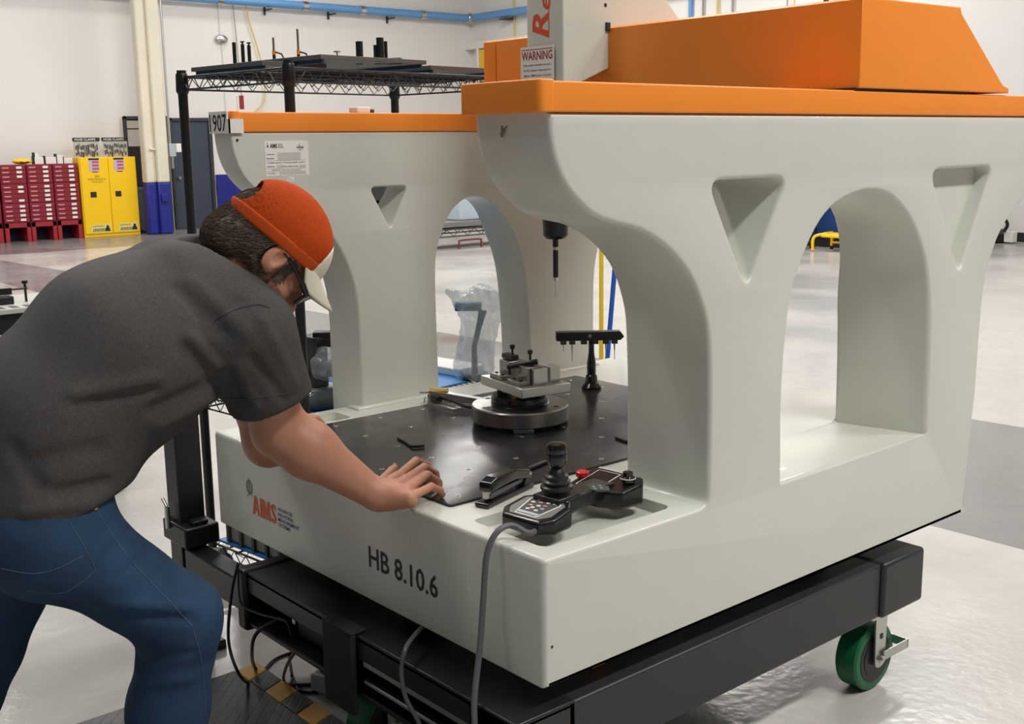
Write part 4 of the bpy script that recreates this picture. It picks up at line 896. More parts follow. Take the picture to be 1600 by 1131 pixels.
red_tower(4.30, 'red drawer cabinet at the very left edge of the picture'); red_tower(4.77, 'red drawer cabinet under the yellow bundle'); red_tower(5.22, 'red drawer cabinet second from the yellow safety cabinet'); red_tower(5.67, 'red drawer cabinet next to the yellow safety cabinet')
YEL = mat('safety_yellow', (250, 200, 12), .4, noise=(2, .03))
sc = thing('safety_cabinet', 'tall yellow safety cabinet with two doors by the wall', 'cabinet', (-19.4, 6.67, 0))
MB().box((-19.62, 6.14, 0), (-19.17, 7.19, 1.435)).build('body', YEL, sc, bevel=.006)
for i, (a, b) in enumerate(((6.16, 6.66), (6.67, 7.17))):
    dr = MB().box((-19.17, a, .06), (-19.15, b, 1.425)).build('door', YEL, sc, bevel=.005)
    xx = -19.15; ya = a + .14 if i == 0 else a + .09
    MB().box((xx, ya, .72), (xx + .008, ya + .11, .82)).build('latch', INK, dr, bevel=.004)
    MB().box((xx, ya + .01, 1.19), (xx + .003, ya + .2, 1.42)).build('warning_label', mat('label_lilac%d' % i, (196, 176, 196), .6), dr)
    MB().box((xx + .003, ya + .01, 1.385), (xx + .005, ya + .2, 1.42)).build('label_header', INK, dr)
    for z in (1.21, 1.27, 1.33): MB().box((xx + .003, ya + .07, z), (xx + .0045, ya + .19, z + .04)).build('label_row', mat('label_red%d%d' % (i, int(z * 100)), (180, 90, 110), .6), dr)
    MB().box((xx, ya + .06, 1.165), (xx + .003, ya + .17, 1.18)).build('label_tab', INK, dr)
    st_ = MB().box((xx, a + .10, .085), (xx + .003, a + .47, .225)).build('maker_sticker', mat('sticker_cream%d' % i, (226, 210, 130), .6), dr)
    m = MB()
    for k in range(8): m.prism([(0, 0), (.016, 0), (.035, .055), (.019, .055)], (xx + .003, a + .13 + k * .03, .1), (0, 1, 0), (0, 0, 1), (.001, 0, 0))
    m.prism([(0, 0), (.1, 0), (.06, .11), (.03, .11)], (xx + .003, a + .36, .1), (0, 1, 0), (0, 0, 1), (.001, 0, 0)); m.build('sticker_print', INK, st_)
    finish('sticker_name', text_mesh('JUSTRITE', (xx + .0035, a + .13, .175), (0, 1, 0), (0, 0, 1), .2, .035, .01), INK, st_)
    if i == 0: finish('lettering', join([text_mesh('SEE', (xx + .001, a + .24, 1.075), (0, 1, 0), (0, 0, 1), .09, .035), text_mesh('MAINTENANCE', (xx + .001, a + .12, 1.025), (0, 1, 0), (0, 0, 1), .32, .035), text_mesh('FOR KEY', (xx + .001, a + .19, .975), (0, 1, 0), (0, 0, 1), .2, .035)]), mat('brown_ink', (90, 70, 10), .6), dr)
CLB = mat('hose_board', (186, 182, 172), .6)
for i, (y0, lab) in enumerate(((6.15, 'left hose clamp display board on top of the yellow cabinet'), (6.68, 'right hose clamp display board on top of the yellow cabinet'))):
    t = thing('display_board', lab, 'board', (-19.4, y0 + .24, 1.435), 'hose clamp boards')
    MB().box((-19.42, y0 + .02, 1.435), (-19.4, y0 + .47, 1.72)).build('backboard', CLB, t)
    MB().box((-19.42, y0, 1.72), (-19.39, y0 + .49, 1.785)).build('header', INK, t)
    finish('header_text', text_mesh('HOSE CLAMPS', (-19.389, y0 + .03, 1.732), (0, 1, 0), (0, 0, 1), .38, .038, .01), WHITE, t)
    for k in range(13):
        for r in range(2):
            zz0 = 1.68 - r * .11 - random.random() * .05
            MB().box((-19.4, y0 + .04 + k * .032, zz0 - .05 - random.random() * .06), (-19.385, y0 + .056 + k * .032, zz0)).build('clamp_strip', (DKGREY, BLACKP, mat('clamp_metal%d%d%d' % (i, k, r), (120, 116, 108), .4))[k % 3], t)
yb = np.array((-19.35, 5.22, 1.385))
yp = thing('yellow_bundle', 'yellow plastic bundle lying on the red cabinets', 'bag', (-19.35, 5.22, 1.335))
finish('bundle', field_mesh(lambda P: ellip(P, yb, (.12, .17, .05)) + .008 * waves(P, 30, 2), yb - .25, yb + .25, .015), YEL, yp)
MB().box((-19.24, 5.15, 1.36), (-19.235, 5.3, 1.385)).build('print_line', INK, yp)
for i, (y0, y1, h, lab) in enumerate(((5.43, 5.58, .12, 'low white box left of the tall one on the red cabinets'), (5.48, 5.54, .18, 'tall narrow white box on the red cabinets'), (5.62, 5.80, .12, 'white box with a black edge on the red cabinets'), (5.82, 5.92, .15, 'upright white box near the yellow cabinet'), (5.94, 6.09, .10, 'white box touching the yellow cabinet'))):
    t = thing('small_box', lab, 'box', (-19.4 + (.1 if i == 1 else 0), (y0 + y1) / 2, 1.335), 'boxes on the red cabinets')
    xo = -.12 if i == 1 else 0
    MB().box((-19.42 + xo, y0, 1.335), (-19.32 + xo, y1, 1.335 + h)).build('carton', WHITE, t)
    MB().box((-19.43 + xo, y0 - .02, 1.335), (-19.33 + xo, y0, 1.335 + h + .02)).build('divider', INK, t)
tb = thing('waste_bin', 'grey waste bin in the doorway behind the column', 'bin', (-19.55, 7.6, 0))
MB().lathe([(.2, .05), (.25, .78), (.27, .8), (.27, .84), (.2, .85)], (-19.55, 7.5, 0), n=20).build('bin_body', mat('bin_blue_grey', (110, 122, 140), .5), tb)
MB().cyl((-19.5, 7.28, .06), (-19.5, 7.34, .06), .06).build('bin_wheel', INK, tb)

# ------------------------------------------------------------------ work table at the far left
wt = thing('work_table', 'light grey slotted work table at the left edge behind the man', 'table', (-3.85, -.3, 0))
tt = MB().box((-4.12, -1.3, .875), (-3.62, .62, .9)).build('table_top', mat('table_grey', (178, 176, 166), .4), wt, bevel=.005)
MB().box((-4.08, -1.25, .78), (-3.66, .58, .875)).build('apron', BLACKP, wt)
for k in range(12): MB().box((-3.70, -.5 + k * .06, .9), (-3.63, -.47 + k * .06, .9012)).build('slot', DKGREY, tt)
for x in (-4.06, -3.7):
    for y in (-1.2, .5): MB().box((x, y, 0), (x + .05, y + .05, .78)).build('leg', BLACKP, wt)
MB().box((-4.05, -1.15, .3), (-3.7, .5, .34)).build('under_shelf', BLACKP, wt)
ct = thing('clamp_fixture', 'black clamp fixture standing on the left work table', 'fixture', (-3.85, .12, .9))
m = MB(); m.cbox((-3.80, .02, .918), (.07, .26, .036), 0); m.build('fixture_base', RUBBER, ct, bevel=.004)
m = MB(); m.cyl((-3.83, -.02, .93), (-3.83, -.02, 1.06), .012, n=10); m.cyl((-3.83, -.02, 1.06), (-3.83, -.02, 1.08), .022, n=10); m.build('fixture_post', RUBBER, ct)
m = MB(); m.cbox((-3.82, .12, .955), (.03, .07, .03), 0); m.cyl((-3.82, .14, .962), (-3.82, .23, .962), .006, n=8); m.build('fixture_arm', RUBBER, ct)
m = MB(); m.cyl((-3.82, .22, .9), (-3.82, .22, .99), .006, n=8); m.cyl((-3.82, .22, .985), (-3.82, .22, .998), .014, n=10); m.build('fixture_screw', RUBBER, ct)

# ------------------------------------------------------------------ seen through the arches
kt = thing('wire_cart', 'low black wire cart far behind the left arch', 'cart', (-12.6, 9.6, 0))
def kpt(a, b, z): return Vector((-12.3 - a, 8.6 + b, z))
for a, b in ((0, 0), (0, 1.9), (.6, 0), (.6, 1.9)): MB().cyl(kpt(a, b, 0), kpt(a, b, 1.1), .016, n=8).build('post', BLACKP, kt)
for z in (.30,):
    for A, B in ((kpt(0, 0, 0), kpt(0, 1.9, 0)), (kpt(.6, 0, 0), kpt(.6, 1.9, 0)), (kpt(0, 0, 0), kpt(.6, 0, 0)), (kpt(0, 1.9, 0), kpt(.6, 1.9, 0))):
        m = MB(); m.cyl(A + Vector((0, 0, z)), B + Vector((0, 0, z)), .012, n=6); m.cyl(A + Vector((0, 0, z - .11)), B + Vector((0, 0, z - .11)), .01, n=6)
        n = 14; m.tube([A.lerp(B, i / n) + Vector((0, 0, z - (.11 if i % 2 else 0))) for i in range(n + 1)], .007, 5); m.build('shelf_edge', BLACKP, kt)
    MB().box((-12.9, 8.6, z - .01), (-12.3, 10.5, z)).build('shelf_liner', mat('cart_liner', (46, 58, 88), .5), kt)
MB().box((-12.29, 10.03, .19), (-12.285, 10.4, .31)).build('name_tag', INK, kt)
finish('tag_text', text_mesh('ULINE', (-12.284, 10.06, .22), (0, 1, 0), (0, 0, 1), .3, .06, .01), WHITE, kt)
tag(MB().box((-12.85, 8.7, .32), (-12.33, 9.9, .41)).build('perforated_tray', mat('tray_grey', (120, 118, 114), .5), loc=(-12.6, 9.3, .32), bevel=.01), 'grey perforated tray lying on the far wire cart', 'tray')
wbx = thing('wrapped_box', 'pale blue plastic-wrapped box standing on the far cart tray', 'box', (-12.6, 9.8, .41))
MB().box((-12.8, 9.5, .41), (-12.45, 10.1, 1.0)).build('carton', mat('carton_blue_white', (178, 192, 200), .3, bump=(6, .5)), wbx, bevel=.02)
MB().box((-12.452, 9.9, .41), (-12.448, 9.93, 1.0)).build('blue_band', mat('band_blue', (40, 110, 150), .5), wbx)
ub = thing('u_bar', 'small bent bar standing on the floor in front of the far cart', 'bar', (-12.1, 9.5, 0))
MB().tube(catmull([(-12.2, 9.3, .0), (-12.2, 9.3, .1), (-12.2, 9.34, .13), (-12.2, 9.7, .13), (-12.2, 9.74, .1), (-12.2, 9.74, .0)], 5), .016, 8).build('bent_bar', mat('bar_maroon', (110, 50, 50), .5), ub)
sf = thing('storage_shelf', 'dark storage shelf with boxes far behind the left arch', 'shelf', (-15.5, 12, 0))
for z in (.05, .55, 1.05, 1.5): MB().box((-16.2, 10.2, z), (-15.5, 13.6, z + .05)).build('shelf_board', mat('shelf_tan%d' % int(z * 100), (150, 130, 105), .6), sf)
for y in (10.2, 11.9, 13.55): MB().box((-16.2, y, 0), (-15.5, y + .05, 1.6)).build('upright', DKGREY, sf)
for i in range(8): 
    for z in (.1, .6): tag(MB().box((-16.1, 10.3 + i * .4, z), (-15.6, 10.3 + i * .4 + .34, z + .38)).build('storage_box', mat('box_dark%d%d' % (i, int(z * 10)), (44 + 6 * (i % 3), 42, 58 - 5 * (i % 2)), .6), loc=(-15.9, 10.5 + i * .4, z)), 'dark storage box %s from the left on the %s board of the far shelf' % (('first', 'second', 'third', 'fourth', 'fifth', 'sixth', 'seventh', 'eighth')[i], 'lower' if z < .3 else 'upper'), 'box', 'boxes on the far shelf')
# two hoses dropping behind the machine
YH = mat('yellow_hose', (226, 190, 30), .4); BH = mat('blue_hose', (30, 84, 176), .4)
tag(MB().tube([(-4.16, 4.33, 0), (-4.16, 4.33, 2.0), (-4.15, 4.33, 6.0)], .016, 10).build('yellow_hose', YH, loc=(-4.16, 4.33, 0)), 'yellow air hose dropping to the floor behind the machine', 'hose')
tag(MB().tube([(-4.13, 4.36, 0), (-4.08, 4.42, 1.0), (-3.8, 4.6, 6.0)], .018, 10).build('blue_hose', BH, loc=(-4.13, 4.36, 0)), 'blue air hose slanting down beside the yellow one', 'hose')
# right: blue enclosure, step stand, chair
be = thing('blue_enclosure', 'large dark blue machine enclosure seen through the right arch', 'machine', (-8.2, 13.6, 0))
BLUEM = mat('enclosure_blue', (8, 52, 112), .45)
for i in range(4): MB().box((-10.2 + i * .9, 13.1, .16), (-9.32 + i * .9, 14.4, 1.7)).build('panel', BLUEM, be, bevel=.01)
MB().box((-10.2, 13.16, 0), (-6.62, 14.3, .16)).build('plinth', INK, be)
ys = thing('step_stand', 'yellow tube step stand in front of the blue enclosure', 'stand', (-7.6, 12.75, 0))
for x in (-8.02, -7.3): MB().tube(catmull([(x, 12.95, .02), (x, 12.95, .14), (x + .03, 12.9, .22), (x + .09, 12.82, .25)], 5) + catmull([(x + .12, 12.6, .25), (x, 12.5, .2), (x, 12.48, .02)], 5), .022, 8).build('side_tube', YEL, ys)
MB().box((-7.95, 12.55, .2), (-7.25, 12.9, .25)).build('step_board', YEL, ys, bevel=.015); MB().cyl((-8.0, 12.94, .1), (-7.3, 12.94, .1), .015, n=8).build('cross_tube', YEL, ys)
for x in (-8.02, -7.3): MB().cyl((x, 12.95, 0), (x, 12.95, .05), .028, n=10).build('rubber_foot', INK, ys)
ch = thing('office_chair', 'black office chair with star base beside the blue enclosure', 'chair', (-8.55, 12.7, 0))
for k in range(5):
    a = k * math.tau / 5 + .5; lg = MB().tube([(-8.55, 12.7, .16), (-8.55 + .15 * math.cos(a), 12.7 + .15 * math.sin(a), .13), (-8.55 + .3 * math.cos(a), 12.7 + .3 * math.sin(a), .09)], .025, 8).build('star_leg', RUBBER, ch)
    MB().cyl((-8.55 + .3 * math.cos(a), 12.68 + .3 * math.sin(a), .035), (-8.55 + .3 * math.cos(a), 12.74 + .3 * math.sin(a), .035), .035, n=12).build('roller', RUBBER, lg)
MB().cyl((-8.55, 12.7, .12), (-8.55, 12.7, .46), .028, n=12).build('gas_lift', RUBBER, ch)
MB().cbox((-8.55, 12.7, .49), (.48, .48, .08), .3).build('seat', RUBBER, ch, bevel=.03, seg=3); MB().cbox((-8.5, 12.95, .85), (.44, .06, .5), -.2).build('backrest', RUBBER, ch, bevel=.025, seg=3)
vc = thing('shop_vacuum', 'black shop vacuum with hose and pale box by the back wall at the right edge', 'vacuum', (-6.75, 15.4, 0))
MB().lathe([(.2, 0), (.24, .04), (.24, .14), (.16, .2), (.08, .22)], (-6.86, 15.45, 0), n=20).build('vacuum_body', RUBBER, vc)
MB().tube(catmull([(-6.82, 15.4, .2), (-6.74, 15.38, .32), (-6.64, 15.36, .36), (-6.58, 15.34, .28), (-6.62, 15.32, .18)], 6), .025, 8).build('vacuum_hose', RUBBER, vc)
MB().cbox((-6.56, 15.42, .10), (.14, .14, .16)).build('filter_box', WHITE, vc, bevel=.01)
struct(MB().box((-19.8, 15.76, 0), (8.9, 15.8, .14)).build('baseboard_back', INK, smooth=0))

# ------------------------------------------------------------------ the man leaning on the machine
V3 = lambda p: np.array(p, float)
LAT = np.array((-.985, .17, 0.0))                      # towards his left side
RSH = V3((-0.5389, -0.3497, 1.2033)); REL = V3((-0.5842, -0.2688, 0.9666)); RWR = V3((-0.4638, -0.0998, 0.8080))
NECK = V3((-0.7137, -0.3321, 1.3188)); HEAD = V3((-0.6046, -0.2551, 1.3589))
LSH = RSH + LAT * .37 + np.array((0, .05, .03)); LEL = V3((-0.8507, -0.1555, 0.8678)); LWR = V3((-1.15, .045, .80))
CH = V3((-0.7173, -0.4209, 1.2451)); MID = V3((-0.7250, -0.5626, 1.1677)); WA = V3((-0.7290, -0.7124, 1.0482)); PEL = V3((-0.6850, -0.7771, 0.8674))
RHI = PEL - LAT * .085 + np.array((0, .0, -.02)); LHI = PEL + LAT * .085 + np.array((0, -.0, -.02))
RKN = V3((-0.5368, -0.5524, 0.6161)); RAN = V3((-.62, -.62, .10))
LKN = V3((-0.8447, -0.8714, 0.5448)); LAN = V3((-.80, -1.10, .10))
SKIN = mat('skin', (196, 138, 112), .5, noise=(60, .05), bump=(160, .06))
nt = SKIN.node_tree; nt.nodes['Principled BSDF'].inputs['Subsurface Weight'].default_value = .08
nt.nodes['Principled BSDF'].inputs['Subsurface Radius'].default_value = (.01, .004, .002)
SHIRT = mat('charcoal_jersey', (76, 74, 72), .85, noise=(220, .22), bump=(700, .25), spec=.2)
JEANS = mat('blue_denim', (40, 64, 90), .8, noise=(9, .3), bump=(600, .4), spec=.25)
HAIRM = mat('brown_hair', (98, 82, 68), .55, noise=(160, .35), bump=(220, .8))
CAPO = mat('orange_mesh', (172, 64, 18), .8, noise=(300, .18), bump=(500, .5), spec=.12)
CAPW = mat('cream_twill', (222, 216, 196), .7, bump=(400, .2))
THREAD = mat('denim_thread', (62, 84, 106), .7)
man = thing('person', 'man in charcoal t-shirt, jeans and orange cap leaning on the machine', 'person', (-.62, -.85, 0))
# head frame: f face direction, u crown, l his left
hz = np.array((.34, .94, 0)); hz /= np.linalg.norm(hz); PT = math.radians(60)
hf = hz * math.cos(PT) - np.array((0, 0, math.sin(PT))); hu = hz * math.sin(PT) + np.array((0, 0, math.cos(PT))); hl = np.cross(hu, hf)
HA = np.stack([hf, hl, hu]); KH = 1.05
def hp(f, l, u): return HEAD + (hf * f + hl * l + hu * u) * KH
def head_sdf(P):
    e = lambda c, r: ellip(P, hp(*c), np.array(r) * KH, HA)
    d = e((-.018, 0, .032), (.102, .077, .092))
    d = smin(d, e((.042, 0, -.04), (.058, .058, .082)), .03)
    d = smin(d, e((.03, 0, -.075), (.055, .05, .045)), .025)
    d = smin(d, rcone(P, hp(.068, 0, -.105), hp(.08, 0, -.1), .022 * KH, .018 * KH), .025)
    d = smin(d, rcone(P, hp(.09, 0, .018), hp(.116, 0, -.03), .008 * KH, .0125 * KH), .012)
    for s in (-1, 1):
        d = smin(d, rcone(P, hp(.104, s * .009, -.034), hp(.098, s * .013, -.036), .008 * KH, .007 * KH), .006)
        d = smin(d, rcone(P, hp(.088, s * .012, .03), hp(.072, s * .045, .026), .012 * KH, .012 * KH), .012)
        d = smax(d, -e((.104, s * .032, .004), (.017, .017, .011)), .008)
        d = smin(d, e((.078, s * .032, .003), (.014, .014, .012)), .004)
        d = smin(d, e((.055, s * .05, -.028), (.026, .016, .022)), .02)
    d = smin(d, rcone(P, hp(.096, -.017, -.062), hp(.096, .017, -.062), .007 * KH, .007 * KH), .008)
    d = smin(d, rcone(P, hp(.094, -.014, -.074), hp(.094, .014, -.074), .0075 * KH, .0075 * KH), .006)
    for s in (-1, 1):
        a = e((-.004, s * .083, -.002), (.021, .009, .034)); a = smax(a, -e((.002, s * .091, .002), (.012, .008, .02)), .004)
        a = smin(a, e((.006, s * .079, -.026), (.010, .007, .012)), .006); d = smin(d, a, .006)
    return d
def arm_sdf(P, sh, el, wr, r=1.0):
    d = rcone(P, sh, el, .068 * r, .056 * r); d = smin(d, rcone(P, el, el + (wr - el) * .3, .060 * r, .062 * r), .03); d = smin(d, rcone(P, el + (wr - el) * .3, wr, .061 * r, .035 * r), .03)
    return d
# right hand, fingers bent on the plate
RF = dict(
    index=[(-0.5066, -0.0051, 0.8220), (-0.6322, 0.1376, 0.8060), (-0.6441, 0.1818, 0.7830), (-0.6295, 0.1786, 0.7680)],
    middle=[(-0.4521, -0.0324, 0.8240), (-0.5706, 0.1184, 0.8060), (-0.5701, 0.1510, 0.7830), (-0.5582, 0.1476, 0.7680)],
    ring=[(-0.4117, -0.0503, 0.8200), (-0.5221, 0.0923, 0.8020), (-0.5110, 0.1163, 0.7800), (-0.5016, 0.1108, 0.7670)],
    little=[(-0.3846, -0.0594, 0.8100), (-0.4602, 0.0576, 0.7940), (-0.4636, 0.0863, 0.7760), (-0.4616, 0.0902, 0.7660)],
    thumb=[(-0.5426, -0.0363, 0.8000), (-0.6256, 0.0383, 0.7840), (-0.7004, 0.1088, 0.7720), (-0.7307, 0.1397, 0.7680)])
LF = {}
lk = V3((-1.205, .13, .815)); ld = V3((-.25, .97, 0)); ls = V3((.97, .25, 0))
for i, (nm, o, L) in enumerate((('index', .03, 1), ('middle', .010, 1.08), ('ring', -.011, 1.0), ('little', -.031, .82))):
    k = lk + ls * o; LF[nm] = [k, k + ld * .045 * L + V3((0, 0, -.004)), k + ld * .068 * L + V3((0, 0, -.026)), k + ld * .078 * L + V3((0, 0, -.046))]
LF['thumb'] = [LWR + ls * .025 + ld * .03, LWR + ls * .05 + ld * .055 + V3((0, 0, -.012)), LWR + ls * .062 + ld * .085 + V3((0, 0, -.026)), LWR + ls * .064 + ld * .1 + V3((0, 0, -.03))]
def hand_sdf(P, F, wr):
    d = None; FR = dict(index=.0104, middle=.0108, ring=.0104, little=.0092, thumb=.0115)
    wr = np.array(wr)
    for nm in ('index', 'middle', 'ring', 'little'):
        k = np.array(F[nm][0]); m = wr + (k - wr) * .25
        q = rcone(P, m, k, .020, .0135)
        d = q if d is None else smin(d, q, .016)
    d = smin(d, rcone(P, wr, wr + (np.array(F['ring'][0]) - wr) * .55 + np.array((0, 0, -.012)), .031, .024), .02)
    d = smin(d, rcone(P, wr + (np.array(F['little'][0]) - wr) * .2 + np.array((0, 0, -.018)), np.array(F['little'][0]) + np.array((0, 0, -.012)), .018, .012), .022)
    th = [np.array(q) for q in F['thumb']]
    d = smin(d, rcone(P, wr + (th[0] - wr) * .3, th[0], .02, .0145), .015)
    for nm in F:
        pts = [np.array(q) for q in F[nm]]; r = FR[nm]
        f = rcone(P, pts[0], pts[1], r * 1.14, r * 1.04); f = smin(f, rcone(P, pts[1], pts[2], r * 1.04, r * .95), .003); f = smin(f, rcone(P, pts[2], pts[3], r * .95, r * .8), .003)
        d = smin(d, f, .0045)
    return d
def skin_sdf(P):
    d = smin(head_sdf(P), rcone(P, hp(-.03, 0, -.055), NECK, .058, .064), .03)
    d = smin(d, rcone(P, NECK, CH, .06, .09), .05)
    d = smin(d, rcone(P, RSH, LSH, .055, .055), .05)
    R = smin(arm_sdf(P, RSH, REL, RWR), hand_sdf(P, RF, RWR), .016)
    L = smin(arm_sdf(P, LSH, LEL, LWR), hand_sdf(P, LF, LWR), .016)
    return smin(smin(d, R, .02), L, .02)
allp = np.array([RSH, REL, RWR, HEAD, LSH, LEL, LWR, CH] + [q for F in (RF, LF) for v in F.values() for q in v])
body = finish('body', field_mesh(skin_sdf, allp.min(0) - .2, allp.max(0) + .2, .0036), SKIN, man, smooth=0); body.data.shade_smooth()
# creases follow the cloth: their lines are first laid onto the smooth shape
EYE = Vector((1.65523, -1.49027, 1.59489))
def creases(P, d, fl):
    for pts, amp, wd in fl:
        q = seg_dist(P, pts[0], pts[1])
        for i in range(1, len(pts) - 1): q = np.minimum(q, seg_dist(P, pts[i], pts[i + 1]))
        d = d - amp * np.exp(-(q / wd) ** 2)
    return d
def lay(fn, lo, hi, fl):
    me = field_mesh(lambda P: fn(P, False), lo, hi, .012); tree = BVHTree.FromPolygons([v.co.copy() for v in me.vertices], [p.vertices[:] for p in me.polygons]); out = []
    for a, b, amp, wd in fl:
        a, b = Vector(a), Vector(b); pts = []
        for k in range(7):
            p = a.lerp(b, k / 6); h = tree.ray_cast(EYE, (p - EYE).normalized()); q = h[0] if h[0] is not None else tree.find_nearest(p)[0]; pts.append(np.array(q))
        out.append((pts, amp, wd))
    return out
# t-shirt
def torso_sdf(P, g=0.0):
    d = None
    for s in (-1, 1):
        o = LAT * s
        q = rcone(P, PEL + o * .06 + (WA - PEL) * .3, WA + o * .07, .145 + g, .158 + g); q = smin(q, rcone(P, WA + o * .07, MID + o * .08, .158 + g, .172 + g), .05); q = smin(q, rcone(P, MID + o * .08, CH + o * .085, .172 + g, .15 + g), .05)
        d = q if d is None else smin(d, q, .09)
    d = smin(d, rcone(P, RSH, CH - LAT * .06, .078 + g, .11 + g), .06); d = smin(d, rcone(P, LSH, CH + LAT * .06, .078 + g, .11 + g), .06)
    d = smin(d, rcone(P, CH + (NECK - CH) * .35, NECK - (NECK - CH) * .12, .10 + g, .076 + g), .06)
    return d
SLV = RSH + (REL - RSH) * .66; SLVL = LSH + (LEL - LSH) * .55
sdir = (REL - RSH) / np.linalg.norm(REL - RSH)
folds = [((-0.4942, -0.5192, 1.1959), (-0.4871, -0.4450, 1.1000), -0.0150, .016), ((-0.4884, -0.5068, 1.2147), (-0.4976, -0.4439, 1.1455), 0.0125, .014), ((-0.4791, -0.4713, 1.1917), (-0.4844, -0.4157, 1.0823), -0.0100, .012),
         ((-0.5228, -0.7346, 1.1108), (-0.4684, -0.6026, 1.1295), -0.0125, .012), ((-0.5251, -0.7323, 1.1277), (-0.4748, -0.6050, 1.1468), 0.0125, .016), ((-0.4724, -0.6040, 1.0878), (-0.4695, -0.4808, 1.1215), -0.0150, .016), ((-0.4788, -0.5907, 1.0519), (-0.4709, -0.4749, 1.0937), 0.0125, .014),
         ((-0.5362, -0.8114, 1.0106), (-0.4874, -0.7177, 1.0280), -0.0100, .018), ((-0.5713, -0.8452, 1.0353), (-0.5296, -0.8179, 0.9626), -0.0112, .016), ((-0.5240, -0.7853, 0.9442), (-0.5048, -0.6985, 0.9496), -0.0175, .012), ((-0.5390, -0.8429, 0.9150), (-0.4813, -0.7410, 0.9253), 0.0100, .012),
         ((-0.5991, -0.4837, 1.3066), (-0.5074, -0.4342, 1.2169), -0.0075, .014), ((-0.5792, -0.4567, 1.3193), (-0.4730, -0.3941, 1.2162), 0.0075, .016), ((-0.4573, -0.3911, 1.1641), (-0.4899, -0.3041, 1.0570), -0.0100, .010), ((-0.4770, -0.4179, 1.1516), (-0.4751, -0.3808, 1.0577), 0.0075, .012), ((-0.4550, -0.3655, 1.2417), (-0.4792, -0.2818, 1.0905), 0.0063, .012), ((-0.5054, -0.4546, 1.2461), (-0.5087, -0.3861, 1.2786), -0.0050, .01)]
NK = hp(-.03, 0, -.055); nax = (NK - NECK) / np.linalg.norm(NK - NECK)
HEMP = V3((-0.5617, -0.7720, 0.8737)); HEMN = np.array((-.24, -.28, .93)); HEMN /= np.linalg.norm(HEMN)
def shirt_sdf(P, fold=True):
    d = torso_sdf(P, .004)
    s = rcone(P, RSH, SLV + sdir * .05, .094, .094); s2 = rcone(P, LSH, SLVL, .084, .08)
    s = smax(s, (P - SLV) @ sdir, .006); d0 = smin(d, s, .045); d0 = smin(d0, s2, .045)
    inner = rcone(P, RSH + sdir * .08, REL, .077, .077); inner = np.maximum(inner, -((P - (SLV - sdir * .06)) @ sdir)); d0 = smax(d0, -inner, .003)
    d0 = smax(d0, -np.maximum(-((P - (NECK + nax * .03)) @ nax), np.linalg.norm(P - (NECK + nax * .06), axis=1) - .125), .008)   # neckline
    hole = rcone(P, NECK - nax * .02, NK, .066, .066); d0 = smax(d0, -np.maximum(hole, -((P - (NECK + nax * .01)) @ nax)), .004)
    d0 = smax(d0, -((P - HEMP) @ HEMN), .012)                      # hem
    return creases(P, d0, folds if fold else []) + .0022 * waves(P, 24, 4)
tp_ = np.array([PEL, WA, MID, CH, NECK, RSH, LSH, SLV, SLVL])
folds = lay(shirt_sdf, tp_.min(0) - .26, tp_.max(0) + .26, folds)
shirt = finish('t_shirt', field_mesh(shirt_sdf, tp_.min(0) - .26, tp_.max(0) + .26, .0065), SHIRT, man, smooth=0); shirt.data.shade_smooth()
# jeans
jf = [((-0.4475, -0.7344, 0.7074), (-0.4305, -0.5739, 0.6524), -.010, .010), ((-0.4499, -0.7321, 0.7245), (-0.4240, -0.5885, 0.6835), .008, .014), ((-0.4625, -0.7423, 0.8464), (-0.4865, -0.6990, 0.8755), -.005, .008), ((-0.4472, -0.7315, 0.8220), (-0.4792, -0.6648, 0.8562), -.005, .008), ((-0.4410, -0.7060, 0.7779), (-0.4680, -0.6335, 0.8115), -.005, .008), ((-0.4438, -0.6765, 0.7293), (-0.4605, -0.6067, 0.7662), -.004, .008),
      ((-0.4268, -0.6932, 0.6055), (-0.4214, -0.5829, 0.5860), -.005, .010), ((-0.4251, -0.6916, 0.5513), (-0.4233, -0.5859, 0.5304), .005, .012), ((-0.5207, -0.8404, 0.7451), (-0.4642, -0.7528, 0.7114), -.008, .014)]
def leg(P, hi, kn, an): 
    d = rcone(P, hi, kn, .108, .084); d = smin(d, rcone(P, kn, kn + (an - kn) * .4, .084, .08), .03); return smin(d, rcone(P, kn + (an - kn) * .4, an, .08, .072), .04)
def jeans_sdf(P, fold=True):
    d = None
    for s in (-1, 1):
        o = LAT * s; q = rcone(P, PEL + o * .065 + np.array((0, 0, -.03)), WA + o * .06 - (WA - PEL) * .35, .132, .115); d = q if d is None else smin(d, q, .07)
    d = smin(d, leg(P, RHI, RKN, RAN), .05); d = smin(d, leg(P, LHI, LKN, LAN), .035)
    d = creases(P, d, jf if fold else [])
    d = smax(d, .05 - P[:, 2], .005)
    return d + .0022 * waves(P, 38, 9)
jp = np.array([PEL, WA, RHI, LHI, RKN, LKN, RAN, LAN])
jf = lay(jeans_sdf, jp.min(0) - .2, jp.max(0) + .2, jf)
jeans = finish('jeans', field_mesh(jeans_sdf, jp.min(0) - .2, jp.max(0) + .2, .0075), JEANS, man, smooth=0); jeans.data.shade_smooth()
for an, kn, nm in ((RAN, RKN, 'shoe'), (LAN, LKN, 'shoe')):
    fwd = np.array((-.05, 1, 0)); 
    def shoe(P, an=an): 
        d = rcone(P, an + (0, 0, -.03), an + fwd * .16 + (0, 0, -.055), .05, .038); d = smin(d, rcone(P, an + (0, 0, -.03), an - fwd * .05 + (0, 0, -.045), .05, .04), .03); return smax(d, .012 - P[:, 2], .006)
    finish(nm, field_mesh(shoe, an - .16, an + np.array((.16, .28, .12)), .008), RUBBER, man)
